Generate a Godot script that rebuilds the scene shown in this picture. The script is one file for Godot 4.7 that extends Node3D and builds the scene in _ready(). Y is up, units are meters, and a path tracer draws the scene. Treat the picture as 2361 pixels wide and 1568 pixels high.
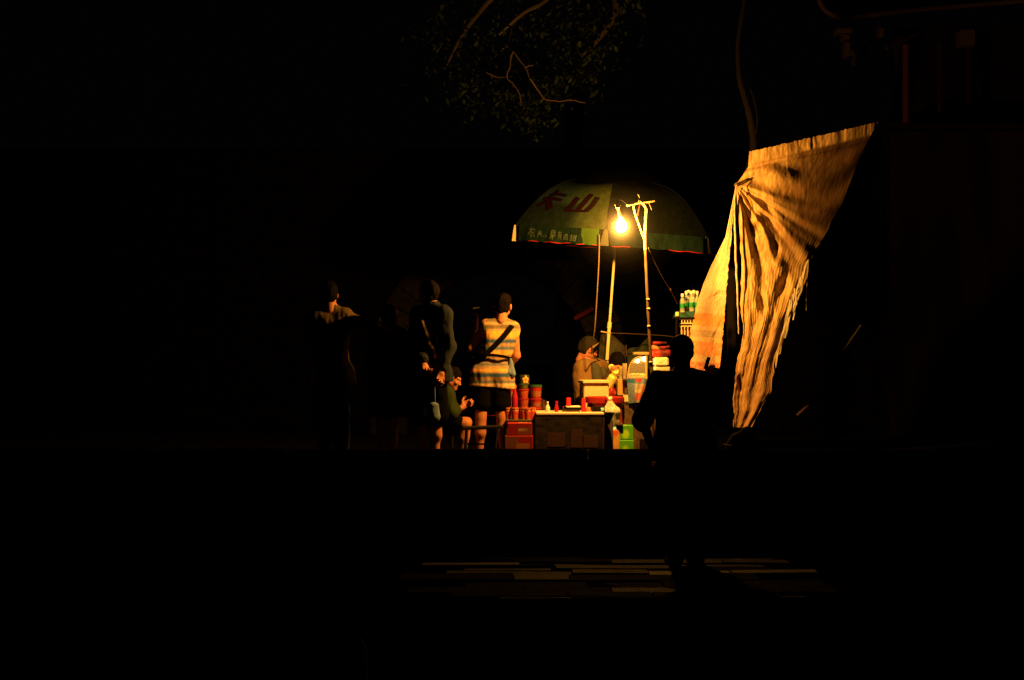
extends Node3D
# A night food stall lit by one hanging bulb, on a stone terrace. Distances in metres, camera 1.2 m above the terrace.
const FOCAL := 4611.4     # pixels of the measuring picture (2361 x 1568) per unit of slope
var M := {}
var rng := RandomNumberGenerator.new()
var taken := {}
var noise := FastNoiseLite.new()

# ---------------------------------------------------------------- mesh building
class MB:
	var v := PackedVector3Array()
	var n := PackedVector3Array()
	var t := PackedVector2Array()
	func tri(a: Vector3, b: Vector3, c: Vector3, na: Vector3, nb: Vector3, nc: Vector3, ua := Vector2.ZERO, ub := Vector2.ZERO, uc := Vector2.ZERO) -> void:
		if (b - a).cross(c - a).dot(na + nb + nc) > 0.0:
			v.append(a); v.append(c); v.append(b); n.append(na); n.append(nc); n.append(nb); t.append(ua); t.append(uc); t.append(ub)
		else:
			v.append(a); v.append(b); v.append(c); n.append(na); n.append(nb); n.append(nc); t.append(ua); t.append(ub); t.append(uc)
	func quad(a: Vector3, b: Vector3, c: Vector3, d: Vector3, nn: Vector3, uv := true) -> void:
		var u := [Vector2(0, 1), Vector2(1, 1), Vector2(1, 0), Vector2(0, 0)] if uv else [Vector2.ZERO, Vector2.ZERO, Vector2.ZERO, Vector2.ZERO]
		tri(a, b, c, nn, nn, nn, u[0], u[1], u[2])
		tri(a, c, d, nn, nn, nn, u[0], u[2], u[3])
	# a box with chamfered edges; the faces carry a 0..1 uv each
	func box(x: Transform3D, s: Vector3, e := 0.004) -> void:
		var h := s * 0.5
		e = minf(e, minf(h.x, minf(h.y, h.z)) * 0.45)
		for ax in 3:
			var p := (ax + 1) % 3
			var q := (ax + 2) % 3
			if ax == 0:
				p = 2; q = 1
			elif ax == 1:
				p = 0; q = 2
			else:
				p = 0; q = 1
			for sg in [-1.0, 1.0]:
				var nn := Vector3.ZERO
				nn[ax] = sg
				var pts := []
				for k in [[-1, -1], [1, -1], [1, 1], [-1, 1]]:
					var c := Vector3.ZERO
					c[ax] = h[ax] * sg
					c[p] = (h[p] - e) * k[0] * (-sg if ax == 0 else sg if ax == 2 else 1.0)
					c[q] = (h[q] - e) * k[1]
					pts.append(x * c)
				quad(pts[0], pts[1], pts[2], pts[3], (x.basis * nn).normalized())
		for ax in 3:
			var p := (ax + 1) % 3
			var q := (ax + 2) % 3
			for sp in [-1.0, 1.0]:
				for sq in [-1.0, 1.0]:
					var pts := []
					for k in [[-1, 0], [1, 0], [1, 1], [-1, 1]]:
						var c := Vector3.ZERO
						c[ax] = (h[ax] - e) * k[0]
						c[p] = (h[p] - (e if k[1] else 0.0)) * sp
						c[q] = (h[q] - (0.0 if k[1] else e)) * sq
						pts.append(x * c)
					var nn := Vector3.ZERO
					nn[p] = sp
					nn[q] = sq
					quad(pts[0], pts[1], pts[2], pts[3], (x.basis * nn).normalized(), false)
		for sx in [-1.0, 1.0]:
			for sy in [-1.0, 1.0]:
				for sz in [-1.0, 1.0]:
					var nn: Vector3 = (x.basis * Vector3(sx, sy, sz)).normalized()
					tri(x * Vector3(h.x * sx, (h.y - e) * sy, (h.z - e) * sz), x * Vector3((h.x - e) * sx, h.y * sy, (h.z - e) * sz), x * Vector3((h.x - e) * sx, (h.y - e) * sy, h.z * sz), nn, nn, nn)
	func tube(p: PackedVector3Array, r: Variant, seg := 8, caps := true) -> void:
		var rings := []
		var norms := []
		var up := Vector3.UP
		var L := 0.0
		var ls := []
		for i in p.size():
			var d: Vector3 = (p[mini(i + 1, p.size() - 1)] - p[maxi(i - 1, 0)]).normalized()
			if absf(d.dot(up)) > 0.97:
				up = Vector3.RIGHT if absf(d.x) < 0.9 else Vector3.FORWARD
			var s := d.cross(up).normalized()
			up = s.cross(d).normalized()
			var ring := PackedVector3Array()
			var nr := PackedVector3Array()
			var rad: float = r[i] if (r is Array or r is PackedFloat32Array) else r
			for k in seg + 1:
				var a := TAU * k / seg
				var o := s * cos(a) + up * sin(a)
				ring.append(p[i] + o * rad)
				nr.append(o)
			rings.append(ring)
			norms.append(nr)
			if i:
				L += p[i].distance_to(p[i - 1])
			ls.append(L)
		for i in p.size() - 1:
			for k in seg:
				var a: Vector3 = rings[i][k]; var b: Vector3 = rings[i][k + 1]; var c: Vector3 = rings[i + 1][k + 1]; var d: Vector3 = rings[i + 1][k]
				var u0 := Vector2(float(k) / seg, ls[i]); var u1 := Vector2(float(k + 1) / seg, ls[i]); var u2 := Vector2(float(k + 1) / seg, ls[i + 1]); var u3 := Vector2(float(k) / seg, ls[i + 1])
				tri(a, b, c, norms[i][k], norms[i][k + 1], norms[i + 1][k + 1], u0, u1, u2)
				tri(a, c, d, norms[i][k], norms[i + 1][k + 1], norms[i + 1][k], u0, u2, u3)
		if caps:
			for e in [0, p.size() - 1]:
				var d: Vector3 = (p[0] - p[1]).normalized() if e == 0 else (p[e] - p[e - 1]).normalized()
				for k in seg:
					tri(p[e], rings[e][k], rings[e][k + 1], d, d, d)
	func bar(a: Vector3, b: Vector3, ra: float, rb := -1.0, seg := 8) -> void:
		tube(PackedVector3Array([a, b]), [ra, ra if rb < 0 else rb], seg)
	# profile: points (radius, height) from bottom to top
	func lathe(pr: Array, x: Transform3D, seg := 20, squash := 1.0) -> void:
		var sn := []
		for i in pr.size() - 1:
			var d: Vector2 = pr[i + 1] - pr[i]
			sn.append(Vector2(d.y, -d.x).normalized())
		var H: float = maxf(pr[-1].y - pr[0].y, 0.001)
		for i in pr.size() - 1:
			var na: Vector2 = sn[i]
			var nb: Vector2 = sn[i]
			if i > 0 and sn[i - 1].dot(sn[i]) > 0.7:
				na = (sn[i - 1] + sn[i]).normalized()
			if i < pr.size() - 2 and sn[i + 1].dot(sn[i]) > 0.7:
				nb = (sn[i + 1] + sn[i]).normalized()
			for k in seg:
				var q := []
				var w := []
				var u := []
				for c in [[i, k], [i, k + 1], [i + 1, k + 1], [i + 1, k]]:
					var a: float = TAU * c[1] / seg
					var pp: Vector2 = pr[c[0]]
					var nn: Vector2 = na if c[0] == i else nb
					q.append(x * Vector3(pp.x * cos(a), pp.y, pp.x * sin(a) * squash))
					w.append((x.basis * Vector3(nn.x * cos(a), nn.y, nn.x * sin(a))).normalized())
					u.append(Vector2(1.0 - float(c[1]) / seg, 1.0 - (pp.y - pr[0].y) / H))
				if pr[i].x > 1e-5:
					tri(q[0], q[1], q[2], w[0], w[1], w[2], u[0], u[1], u[2])
				if pr[i + 1].x > 1e-5:
					tri(q[0], q[2], q[3], w[0], w[2], w[3], u[0], u[2], u[3])
	# grid of ni x nj points with smooth normals; hint: the side that is front
	func grid(p: PackedVector3Array, ni: int, nj: int, hint: Vector3, uv: PackedVector2Array, skip: Dictionary = {}) -> void:
		var nn := PackedVector3Array()
		nn.resize(p.size())
		for i in ni:
			for j in nj:
				var du: Vector3 = p[i * nj + mini(j + 1, nj - 1)] - p[i * nj + maxi(j - 1, 0)]
				var dv: Vector3 = p[mini(i + 1, ni - 1) * nj + j] - p[maxi(i - 1, 0) * nj + j]
				var w := du.cross(dv).normalized()
				nn[i * nj + j] = w if w.dot(hint) >= 0 else -w
		for i in ni - 1:
			for j in nj - 1:
				if skip.has(i * nj + j):
					continue
				var a := i * nj + j
				var b := a + 1
				var c := a + nj + 1
				var d := a + nj
				tri(p[a], p[b], p[c], nn[a], nn[b], nn[c], uv[a], uv[b], uv[c])
				tri(p[a], p[c], p[d], nn[a], nn[c], nn[d], uv[a], uv[c], uv[d])
	func extrude(poly: PackedVector2Array, x: Transform3D, depth: float) -> void:
		var idx := Geometry2D.triangulate_polygon(poly)
		var c := Vector2.ZERO
		for q in poly:
			c += q / poly.size()
		for s in [-1.0, 1.0]:
			var nn := (x.basis * Vector3(0, 0, s)).normalized()
			for i in range(0, idx.size(), 3):
				var a := poly[idx[i]]; var b := poly[idx[i + 1]]; var d := poly[idx[i + 2]]
				tri(x * Vector3(a.x, a.y, s * depth / 2), x * Vector3(b.x, b.y, s * depth / 2), x * Vector3(d.x, d.y, s * depth / 2), nn, nn, nn, a, b, d)
		var turn := 1.0 if Geometry2D.is_polygon_clockwise(poly) else -1.0
		for i in poly.size():
			var a := poly[i]
			var b := poly[(i + 1) % poly.size()]
			var e := (b - a).normalized()
			var nn := (x.basis * Vector3(-e.y * turn, e.x * turn, 0)).normalized()
			quad(x * Vector3(a.x, a.y, -depth / 2), x * Vector3(b.x, b.y, -depth / 2), x * Vector3(b.x, b.y, depth / 2), x * Vector3(a.x, a.y, depth / 2), nn, false)
	func mesh(shift := Vector3.ZERO) -> ArrayMesh:
		var a := []
		a.resize(Mesh.ARRAY_MAX)
		if shift != Vector3.ZERO:
			for i in v.size():
				v[i] -= shift
		a[Mesh.ARRAY_VERTEX] = v
		a[Mesh.ARRAY_NORMAL] = n
		a[Mesh.ARRAY_TEX_UV] = t
		var m := ArrayMesh.new()
		m.add_surface_from_arrays(Mesh.PRIMITIVE_TRIANGLES, a)
		return m

# ---------------------------------------------------------------- bodies and clothes: a distance field meshed as surface nets
# prims: ["c", a, b, ra, rb, k] tapered capsule; ["e", centre, basis, radii, k] ellipsoid; ["-", centre, basis, radii, k] cut away
class Field:
	var prims := []
	var cuts := []        # planes: Plane(normal, d), what lies on the normal's side is cut away
	var crease := 0.0
	var crease_scale := Vector3(9, 9, 9)
	var noise: FastNoiseLite
	func c(a: Vector3, b: Vector3, ra: float, rb: float, k := 0.03) -> void:
		prims.append(["c", a, b, ra, rb, k])
	func e(p: Vector3, bs: Basis, r: Vector3, k := 0.02) -> void:
		prims.append(["e", p, bs, r, k])
	func cut(p: Vector3, bs: Basis, r: Vector3, k := 0.01) -> void:
		prims.append(["-", p, bs, r, k])
	func arrays(cell: float, out: Array) -> void:
		var lo := Vector3.ONE * 1e9
		var hi := -lo
		for q in prims:
			if q[0] == "c":
				var r: float = maxf(q[3], q[4])
				lo = lo.min(q[1] - Vector3.ONE * r).min(q[2] - Vector3.ONE * r)
				hi = hi.max(q[1] + Vector3.ONE * r).max(q[2] + Vector3.ONE * r)
			elif q[0] == "e":
				var r: float = maxf(q[3].x, maxf(q[3].y, q[3].z))
				lo = lo.min(q[1] - Vector3.ONE * r)
				hi = hi.max(q[1] + Vector3.ONE * r)
		lo -= Vector3.ONE * (cell * 3 + crease)
		hi += Vector3.ONE * (cell * 3 + crease)
		var nx := int((hi.x - lo.x) / cell) + 2
		var ny := int((hi.y - lo.y) / cell) + 2
		var nz := int((hi.z - lo.z) / cell) + 2
		var f := PackedFloat32Array()
		f.resize(nx * ny * nz)
		f.fill(1.0)
		for q in prims:
			var pl: Vector3
			var ph: Vector3
			var k: float
			var pad: float
			if q[0] == "c":
				k = q[5]
				pad = maxf(q[3], q[4]) + k + cell * 2
				pl = (q[1] as Vector3).min(q[2]) - Vector3.ONE * pad
				ph = (q[1] as Vector3).max(q[2]) + Vector3.ONE * pad
			else:
				k = q[4]
				pad = maxf(q[3].x, maxf(q[3].y, q[3].z)) + k + cell * 2
				pl = q[1] - Vector3.ONE * pad
				ph = q[1] + Vector3.ONE * pad
			var i0 := maxi(0, int((pl.x - lo.x) / cell)); var i1 := mini(nx, int((ph.x - lo.x) / cell) + 1)
			var j0 := maxi(0, int((pl.y - lo.y) / cell)); var j1 := mini(ny, int((ph.y - lo.y) / cell) + 1)
			var k0 := maxi(0, int((pl.z - lo.z) / cell)); var k1 := mini(nz, int((ph.z - lo.z) / cell) + 1)
			if q[0] == "c":
				var a: Vector3 = q[1]
				var ba: Vector3 = q[2] - q[1]
				var il := 1.0 / maxf(ba.length_squared(), 1e-9)
				var ra: float = q[3]
				var dr: float = q[4] - q[3]
				for i in range(i0, i1):
					for j in range(j0, j1):
						var at := (i * ny + j) * nz
						var pa := lo + Vector3(i, j, 0) * cell - a
						for m in range(k0, k1):
							var p := pa + Vector3(0, 0, m * cell)
							var h := clampf(p.dot(ba) * il, 0.0, 1.0)
							var d := (p - ba * h).length() - ra - dr * h
							var g := f[at + m]
							var s := k - absf(g - d)
							f[at + m] = minf(g, d) - (s * s * 0.25 / k if s > 0.0 else 0.0)
			else:
				var inv: Basis = (q[2] as Basis).inverse()
				var r: Vector3 = q[3]
				var less: bool = q[0] == "-"
				for i in range(i0, i1):
					for j in range(j0, j1):
						var at := (i * ny + j) * nz
						for m in range(k0, k1):
							var p: Vector3 = inv * (lo + Vector3(i, j, m) * cell - q[1])
							var w := p / r
							var l := w.length()
							var d := l * (l - 1.0) / maxf((w / r).length(), 1e-6)
							var g := f[at + m]
							if less:
								d = -d
								var s2 := k - absf(g - d)
								f[at + m] = maxf(g, d) + (s2 * s2 * 0.25 / k if s2 > 0.0 else 0.0)
							else:
								var s := k - absf(g - d)
								f[at + m] = minf(g, d) - (s * s * 0.25 / k if s > 0.0 else 0.0)
		if crease > 0.0 or cuts.size():
			for i in nx:
				for j in ny:
					var at := (i * ny + j) * nz
					for m in nz:
						var g := f[at + m]
						if g > 0.06:
							continue
						var p := lo + Vector3(i, j, m) * cell
						if crease > 0.0 and g > -0.04:
							var w := p * crease_scale
							g += crease * noise.get_noise_3d(w.x * 10, w.y * 10, w.z * 10)
						for pln in cuts:
							g = maxf(g, (pln as Plane).distance_to(p))
						f[at + m] = g
		var verts: PackedVector3Array = out[0]
		var norms: PackedVector3Array = out[1]
		var inds: PackedInt32Array = out[2]
		var ids := PackedInt32Array()
		ids.resize(nx * ny * nz)
		ids.fill(-1)
		var sx := ny * nz
		var sy := nz
		for i in nx - 1:
			for j in ny - 1:
				var at := (i * ny + j) * nz
				for m in nz - 1:
					var o := at + m
					var a0 := f[o]
					if a0 > cell * 2.0 or a0 < -cell * 2.0:
						continue
					var a1 := f[o + sx]; var a2 := f[o + sy]; var a3 := f[o + sx + sy]
					var a4 := f[o + 1]; var a5 := f[o + sx + 1]; var a6 := f[o + sy + 1]; var a7 := f[o + sx + sy + 1]
					var neg := int(a0 < 0) + int(a1 < 0) + int(a2 < 0) + int(a3 < 0) + int(a4 < 0) + int(a5 < 0) + int(a6 < 0) + int(a7 < 0)
					if neg == 0 or neg == 8:
						continue
					var s := Vector3.ZERO
					var cnt := 0
					if (a0 < 0) != (a1 < 0): s += Vector3(a0 / (a0 - a1), 0, 0); cnt += 1
					if (a2 < 0) != (a3 < 0): s += Vector3(a2 / (a2 - a3), 1, 0); cnt += 1
					if (a4 < 0) != (a5 < 0): s += Vector3(a4 / (a4 - a5), 0, 1); cnt += 1
					if (a6 < 0) != (a7 < 0): s += Vector3(a6 / (a6 - a7), 1, 1); cnt += 1
					if (a0 < 0) != (a2 < 0): s += Vector3(0, a0 / (a0 - a2), 0); cnt += 1
					if (a1 < 0) != (a3 < 0): s += Vector3(1, a1 / (a1 - a3), 0); cnt += 1
					if (a4 < 0) != (a6 < 0): s += Vector3(0, a4 / (a4 - a6), 1); cnt += 1
					if (a5 < 0) != (a7 < 0): s += Vector3(1, a5 / (a5 - a7), 1); cnt += 1
					if (a0 < 0) != (a4 < 0): s += Vector3(0, 0, a0 / (a0 - a4)); cnt += 1
					if (a1 < 0) != (a5 < 0): s += Vector3(1, 0, a1 / (a1 - a5)); cnt += 1
					if (a2 < 0) != (a6 < 0): s += Vector3(0, 1, a2 / (a2 - a6)); cnt += 1
					if (a3 < 0) != (a7 < 0): s += Vector3(1, 1, a3 / (a3 - a7)); cnt += 1
					ids[o] = verts.size()
					verts.append(lo + (Vector3(i, j, m) + s / cnt) * cell)
					norms.append(Vector3(a1 + a3 + a5 + a7 - a0 - a2 - a4 - a6, a2 + a3 + a6 + a7 - a0 - a1 - a4 - a5, a4 + a5 + a6 + a7 - a0 - a1 - a2 - a3).normalized())
		var su := [sx, sy, 1]
		for i in range(1, nx - 1):
			for j in range(1, ny - 1):
				var at := (i * ny + j) * nz
				for m in range(1, nz - 1):
					var o := at + m
					if ids[o] < 0:
						continue
					var g := f[o] < 0
					for ax in 3:
						if g == (f[o + su[ax]] < 0):
							continue
						var p: int = su[(ax + 1) % 3]
						var q: int = su[(ax + 2) % 3]
						var A := ids[o]; var B := ids[o - p]; var C := ids[o - p - q]; var D := ids[o - q]
						if B < 0 or C < 0 or D < 0:
							continue
						if g:
							inds.append_array([A, C, B, A, D, C])
						else:
							inds.append_array([A, B, C, A, C, D])
		out[0] = verts
		out[1] = norms
		out[2] = inds

func field() -> Field:
	var f := Field.new()
	f.noise = noise
	return f

# meshes several fields (each with its own cell size) into one ArrayMesh about a point; uv = (x, y) in metres
func body_mesh(fields: Array, base: Vector3) -> ArrayMesh:
	var out := [PackedVector3Array(), PackedVector3Array(), PackedInt32Array()]
	for q in fields:
		q[0].arrays(q[1], out)
	var vv: PackedVector3Array = out[0]
	var uv := PackedVector2Array()
	uv.resize(vv.size())
	for i in vv.size():
		vv[i] -= base
		uv[i] = Vector2(vv[i].x, vv[i].y)
	var a := []
	a.resize(Mesh.ARRAY_MAX)
	a[Mesh.ARRAY_VERTEX] = vv
	a[Mesh.ARRAY_NORMAL] = out[1]
	a[Mesh.ARRAY_TEX_UV] = uv
	a[Mesh.ARRAY_INDEX] = out[2]
	var m := ArrayMesh.new()
	m.add_surface_from_arrays(Mesh.PRIMITIVE_TRIANGLES, a)
	return m

# ---------------------------------------------------------------- nodes
func numbered(called: String) -> String:
	var k: int = taken.get(called, 0)
	taken[called] = k + 1
	return called if k == 0 else "%s_%03d" % [called, k]

func at(x: float, y: float, d: float) -> Vector3:
	return Vector3((x - 1180.5) * d / FOCAL, 1.2 - (y - 784.0) * d / FOCAL, -d)

func px(d: float) -> float:          # metres per measured pixel at that distance
	return d / FOCAL

func tag(o: Node, label: String, category: String, group := "") -> Node:
	o.set_meta("label", label)
	o.set_meta("category", category)
	if group:
		o.set_meta("group", group)
	return o

func thing(called: String, label: String, category: String, where: Vector3, group := "") -> Node3D:
	var o := Node3D.new()
	o.name = numbered(called)
	o.position = where
	add_child(o)
	tag(o, label, category, group)
	return o

# a part: mesh given in the world is moved into the parent's place
func part(called: String, b: MB, m: Material, parent: Node3D, top: Node3D = null) -> MeshInstance3D:
	var o := MeshInstance3D.new()
	o.name = called
	o.mesh = b.mesh((top if top else parent).position)
	o.material_override = m
	parent.add_child(o, true)
	return o

func struct(called: String, b: MB, m: Material) -> MeshInstance3D:
	var o := MeshInstance3D.new()
	o.name = numbered(called)
	o.mesh = b.mesh()
	o.material_override = m
	o.set_meta("kind", "structure")
	add_child(o)
	return o

func whole(called: String, b: MB, m: Material, label: String, category: String, where: Vector3, group := "") -> MeshInstance3D:
	var o := MeshInstance3D.new()
	o.name = numbered(called)
	o.mesh = b.mesh(where)
	o.material_override = m
	o.position = where
	add_child(o)
	tag(o, label, category, group)
	return o

func xf(p: Vector3, yaw := 0.0, roll := 0.0, pitch := 0.0) -> Transform3D:
	return Transform3D(Basis.from_euler(Vector3(pitch, yaw, roll)), p)

# ---------------------------------------------------------------- materials
func mat(called: String, c: Color, rough := 0.8, tex: Texture2D = null, spec := 0.35) -> StandardMaterial3D:
	var m := StandardMaterial3D.new()
	m.resource_name = called
	m.albedo_color = c.linear_to_srgb() if tex == null else Color.WHITE
	if tex:
		m.albedo_texture = tex
	m.roughness = rough
	m.metallic_specular = spec
	M[called] = m
	return m

func bump(m: StandardMaterial3D, t: Texture2D, cm: float, scale := Vector3.ONE, tri := true) -> StandardMaterial3D:
	m.heightmap_enabled = true
	m.heightmap_texture = t
	m.heightmap_scale = cm
	m.uv1_scale = scale
	m.uv1_triplanar = tri
	return m

func paint(w: int, h: int, f: Callable) -> ImageTexture:      # f(u, v) gives a linear colour
	var im := Image.create(w, h, false, Image.FORMAT_RGBA8)
	for y in h:
		for x in w:
			im.set_pixel(x, y, (f.call((x + 0.5) / w, (y + 0.5) / h) as Color).linear_to_srgb())
	return ImageTexture.create_from_image(im)

func grain(freq: float, seed_: int, a: Color, b: Color, size := 256, stretch := Vector2.ONE, oct := 5) -> ImageTexture:
	var nz := FastNoiseLite.new()
	nz.seed = seed_
	nz.frequency = freq
	nz.fractal_octaves = oct
	return paint(size, size, func(u, v):
		# four-way blend so that it tiles
		var s := Vector2(u * size, v * size)
		var x: float = nz.get_noise_2d(s.x * stretch.x, s.y * stretch.y) * (1 - u) * (1 - v) + nz.get_noise_2d((s.x - size) * stretch.x, s.y * stretch.y) * u * (1 - v) + nz.get_noise_2d(s.x * stretch.x, (s.y - size) * stretch.y) * (1 - u) * v + nz.get_noise_2d((s.x - size) * stretch.x, (s.y - size) * stretch.y) * u * v
		return a.lerp(b, clampf(0.5 + x * 1.1, 0, 1)))

# strokes (each a polyline in the 0..1 square, y down) tested as ink at u, v
func ink(u: float, v: float, strokes: Array, w: float, sx := 1.0) -> bool:
	for s in strokes:
		for i in s.size() - 1:
			var a := Vector2(s[i][0] * sx, s[i][1])
			var b := Vector2(s[i + 1][0] * sx, s[i + 1][1])
			if Geometry2D.get_closest_point_to_segment(Vector2(u * sx, v), a, b).distance_to(Vector2(u * sx, v)) < w:
				return true
	return false

func curve(p: Array, steps := 8) -> PackedVector3Array:        # a smooth line through the points
	var out := PackedVector3Array()
	for i in p.size() - 1:
		for k in steps:
			var f := float(k) / steps
			out.append((p[i] as Vector3).cubic_interpolate(p[i + 1], p[maxi(i - 1, 0)], p[mini(i + 2, p.size() - 1)], f))
	out.append(p[-1])
	return out

func along(p: Array, f: float) -> Vector2:                     # a point a share of the way along a polyline of [x, y]
	var L := 0.0
	for i in p.size() - 1:
		L += Vector2(p[i][0], p[i][1]).distance_to(Vector2(p[i + 1][0], p[i + 1][1]))
	var t := f * L
	for i in p.size() - 1:
		var a := Vector2(p[i][0], p[i][1])
		var b := Vector2(p[i + 1][0], p[i + 1][1])
		var d := a.distance_to(b)
		if t <= d or i == p.size() - 2:
			return a.lerp(b, clampf(t / maxf(d, 1e-6), 0, 1))
		t -= d
	return Vector2.ZERO

# ---------------------------------------------------------------- people
func head_field(h: Vector3, fwd: Vector3, up: Vector3, s: float) -> Field:
	var f := field()
	var z := fwd.normalized()
	var x := up.cross(z).normalized()
	var y := z.cross(x).normalized()
	var b := Basis(x, y, z)
	var P := func(px_: float, py: float, pz: float) -> Vector3: return h + b * (Vector3(px_, py, pz) * s)
	f.e(P.call(0, 0.028, -0.012), b, Vector3(0.074, 0.09, 0.092) * s, 0.02)
	f.e(P.call(0, -0.035, 0.028), b, Vector3(0.058, 0.072, 0.064) * s, 0.03)
	f.c(P.call(-0.05, -0.055, 0.0), P.call(0, -0.098, 0.062), 0.022 * s, 0.02 * s, 0.03)
	f.c(P.call(0.05, -0.055, 0.0), P.call(0, -0.098, 0.062), 0.022 * s, 0.02 * s, 0.03)
	for sd in [-1.0, 1.0]:
		f.cut(P.call(0.031 * sd, 0.006, 0.094), b, Vector3(0.02, 0.013, 0.014) * s, 0.012)
		f.e(P.call(0.031 * sd, 0.005, 0.074), b, Vector3(0.0125, 0.0115, 0.012) * s, 0.003)
		f.c(P.call(0.014 * sd, 0.026, 0.085), P.call(0.05 * sd, 0.026, 0.07), 0.009 * s, 0.007 * s, 0.012)
		f.e(P.call(0.042 * sd, -0.025, 0.062), b, Vector3(0.022, 0.018, 0.018) * s, 0.02)
		f.e(P.call(0.079 * sd, -0.004, -0.012), b * Basis(Vector3.UP, -0.35 * sd), Vector3(0.012, 0.034, 0.022) * s, 0.006)
		f.cut(P.call(0.088 * sd, 0.0, -0.004), b, Vector3(0.006, 0.018, 0.01) * s, 0.004)
	f.c(P.call(0, 0.012, 0.084), P.call(0, -0.03, 0.105), 0.008 * s, 0.013 * s, 0.012)
	f.c(P.call(-0.012, -0.034, 0.092), P.call(0.012, -0.034, 0.092), 0.008 * s, 0.008 * s, 0.008)
	f.c(P.call(-0.02, -0.058, 0.082), P.call(0.02, -0.058, 0.082), 0.007 * s, 0.007 * s, 0.006)
	f.c(P.call(-0.016, -0.068, 0.081), P.call(0.016, -0.068, 0.081), 0.007 * s, 0.007 * s, 0.006)
	f.c(P.call(0, -0.05, -0.035), P.call(0, -0.14, -0.04), 0.052 * s, 0.055 * s, 0.03)
	return f

func hair_field(h: Vector3, fwd: Vector3, up: Vector3, s: float, thick := 0.012, low := 0.0) -> Field:
	var f := field()
	var z := fwd.normalized()
	var x := up.cross(z).normalized()
	var y := z.cross(x).normalized()
	var b := Basis(x, y, z)
	f.e(h + b * (Vector3(0, 0.032, -0.016) * s), b, Vector3(0.074 + thick, 0.09 + thick * 1.2, 0.092 + thick) * s, 0.02)
	f.e(h + b * (Vector3(0, -0.02 - low * 0.4, -0.045) * s), b, Vector3(0.064 + thick * 0.6, 0.05 + low, 0.056 + thick * 0.6) * s, 0.03)
	f.cut(h + b * (Vector3(0, -0.05, 0.085) * s), b, Vector3(0.075, 0.105, 0.075) * s, 0.008)
	for sd in [-1.0, 1.0]:
		f.cut(h + b * (Vector3(0.085 * sd, -0.03, 0.0) * s), b, Vector3(0.036, 0.058, 0.046) * s, 0.006)
	f.crease = 0.016
	f.crease_scale = Vector3(26, 16, 26)
	return f

func hand_prims(f: Field, w: Vector3, dir: Vector3, palm: Vector3, thumb_side: float, s: float, curl: float) -> void:
	var d := dir.normalized()
	var side := d.cross(palm).normalized()
	var pn := side.cross(d).normalized()
	var ln := [0.068, 0.078, 0.073, 0.056]
	for i in 4:
		var o := (i - 1.5) * 0.0195 * thumb_side * -1.0
		var root := w + (d * (0.088 - absf(i - 1.2) * 0.005) + side * o) * s
		f.c(w + (d * 0.012 + side * o * 0.6) * s, root, 0.0145 * s, 0.0115 * s, 0.014)
		var dirn := d
		var p := root
		for j in 3:
			dirn = dirn.rotated(side, -curl * (0.7 if j == 0 else 1.0) * (1.0 + 0.08 * i))
			var nx: Vector3 = p + dirn * (ln[i] * [0.45, 0.31, 0.24][j] * s)
			f.c(p, nx, (0.0098 - 0.0008 * j) * s, (0.0092 - 0.0009 * j) * s, 0.005)
			p = nx
	var ts := side * thumb_side
	var t0 := w + (d * 0.022 + ts * 0.022 + pn * 0.006) * s
	var t1 := t0 + (d * 0.6 + ts * 0.75 + pn * 0.3).normalized() * 0.042 * s
	var t2 := t1 + (d * 0.85 + ts * 0.25 + pn * (0.3 + curl * 0.3)).normalized() * 0.033 * s
	var t3 := t2 + (d * 0.95 + ts * 0.05 + pn * (0.3 + curl * 0.3)).normalized() * 0.026 * s
	f.c(t0, t1, 0.016 * s, 0.012 * s, 0.014)
	f.c(t1, t2, 0.0112 * s, 0.0105 * s, 0.005)
	f.c(t2, t3, 0.0105 * s, 0.0085 * s, 0.004)

# the torso as overlapping capsules across the body, grown by g
func torso(f: Field, J: Dictionary, s: float, g: float, low := 1.0) -> void:
	var sl: Vector3 = J.sl; var sr: Vector3 = J.sr; var P: Vector3 = J.pl
	var mid := (sl + sr) * 0.5
	var ax := (sr - sl).normalized()
	var hx: Vector3 = ((J.hr as Vector3) - (J.hl as Vector3)).normalized()
	var half := (sr - sl).length() * 0.5
	var th: float = J.get("slim", 1.0) * s
	var rows := [[0.06, half * 0.62, 0.078], [0.22, half * 0.5, 0.1], [0.42, half * 0.42, 0.1], [0.64, half * 0.36, 0.094], [0.84, half * 0.42, 0.104], [1.0, half * 0.46, 0.112]]
	for q in rows:
		if q[0] > low:
			continue
		var c := mid.lerp(P, q[0])
		if J.has("bend"):
			c += (J.bend as Vector3) * sin(PI * q[0])
		var a := ax.slerp(hx, q[0])
		f.c(c - a * q[1], c + a * q[1], q[2] * th + g, q[2] * th + g, 0.07)
	f.c(sl.lerp(mid, 0.12), (J.nk as Vector3), 0.052 * s + g * 0.7, 0.05 * s + g * 0.5, 0.05)
	f.c(sr.lerp(mid, 0.12), (J.nk as Vector3), 0.052 * s + g * 0.7, 0.05 * s + g * 0.5, 0.05)

func limb(f: Field, a: Vector3, b: Vector3, ra: float, rb: float, back := Vector3.ZERO, belly := 0.0) -> void:
	f.c(a, b, ra, rb, 0.03)
	if belly > 0.0:
		f.c(a.lerp(b, 0.12) + back * 0.012, a.lerp(b, 0.45) + back * 0.014, ra * 0.75, belly, 0.04)

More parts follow.
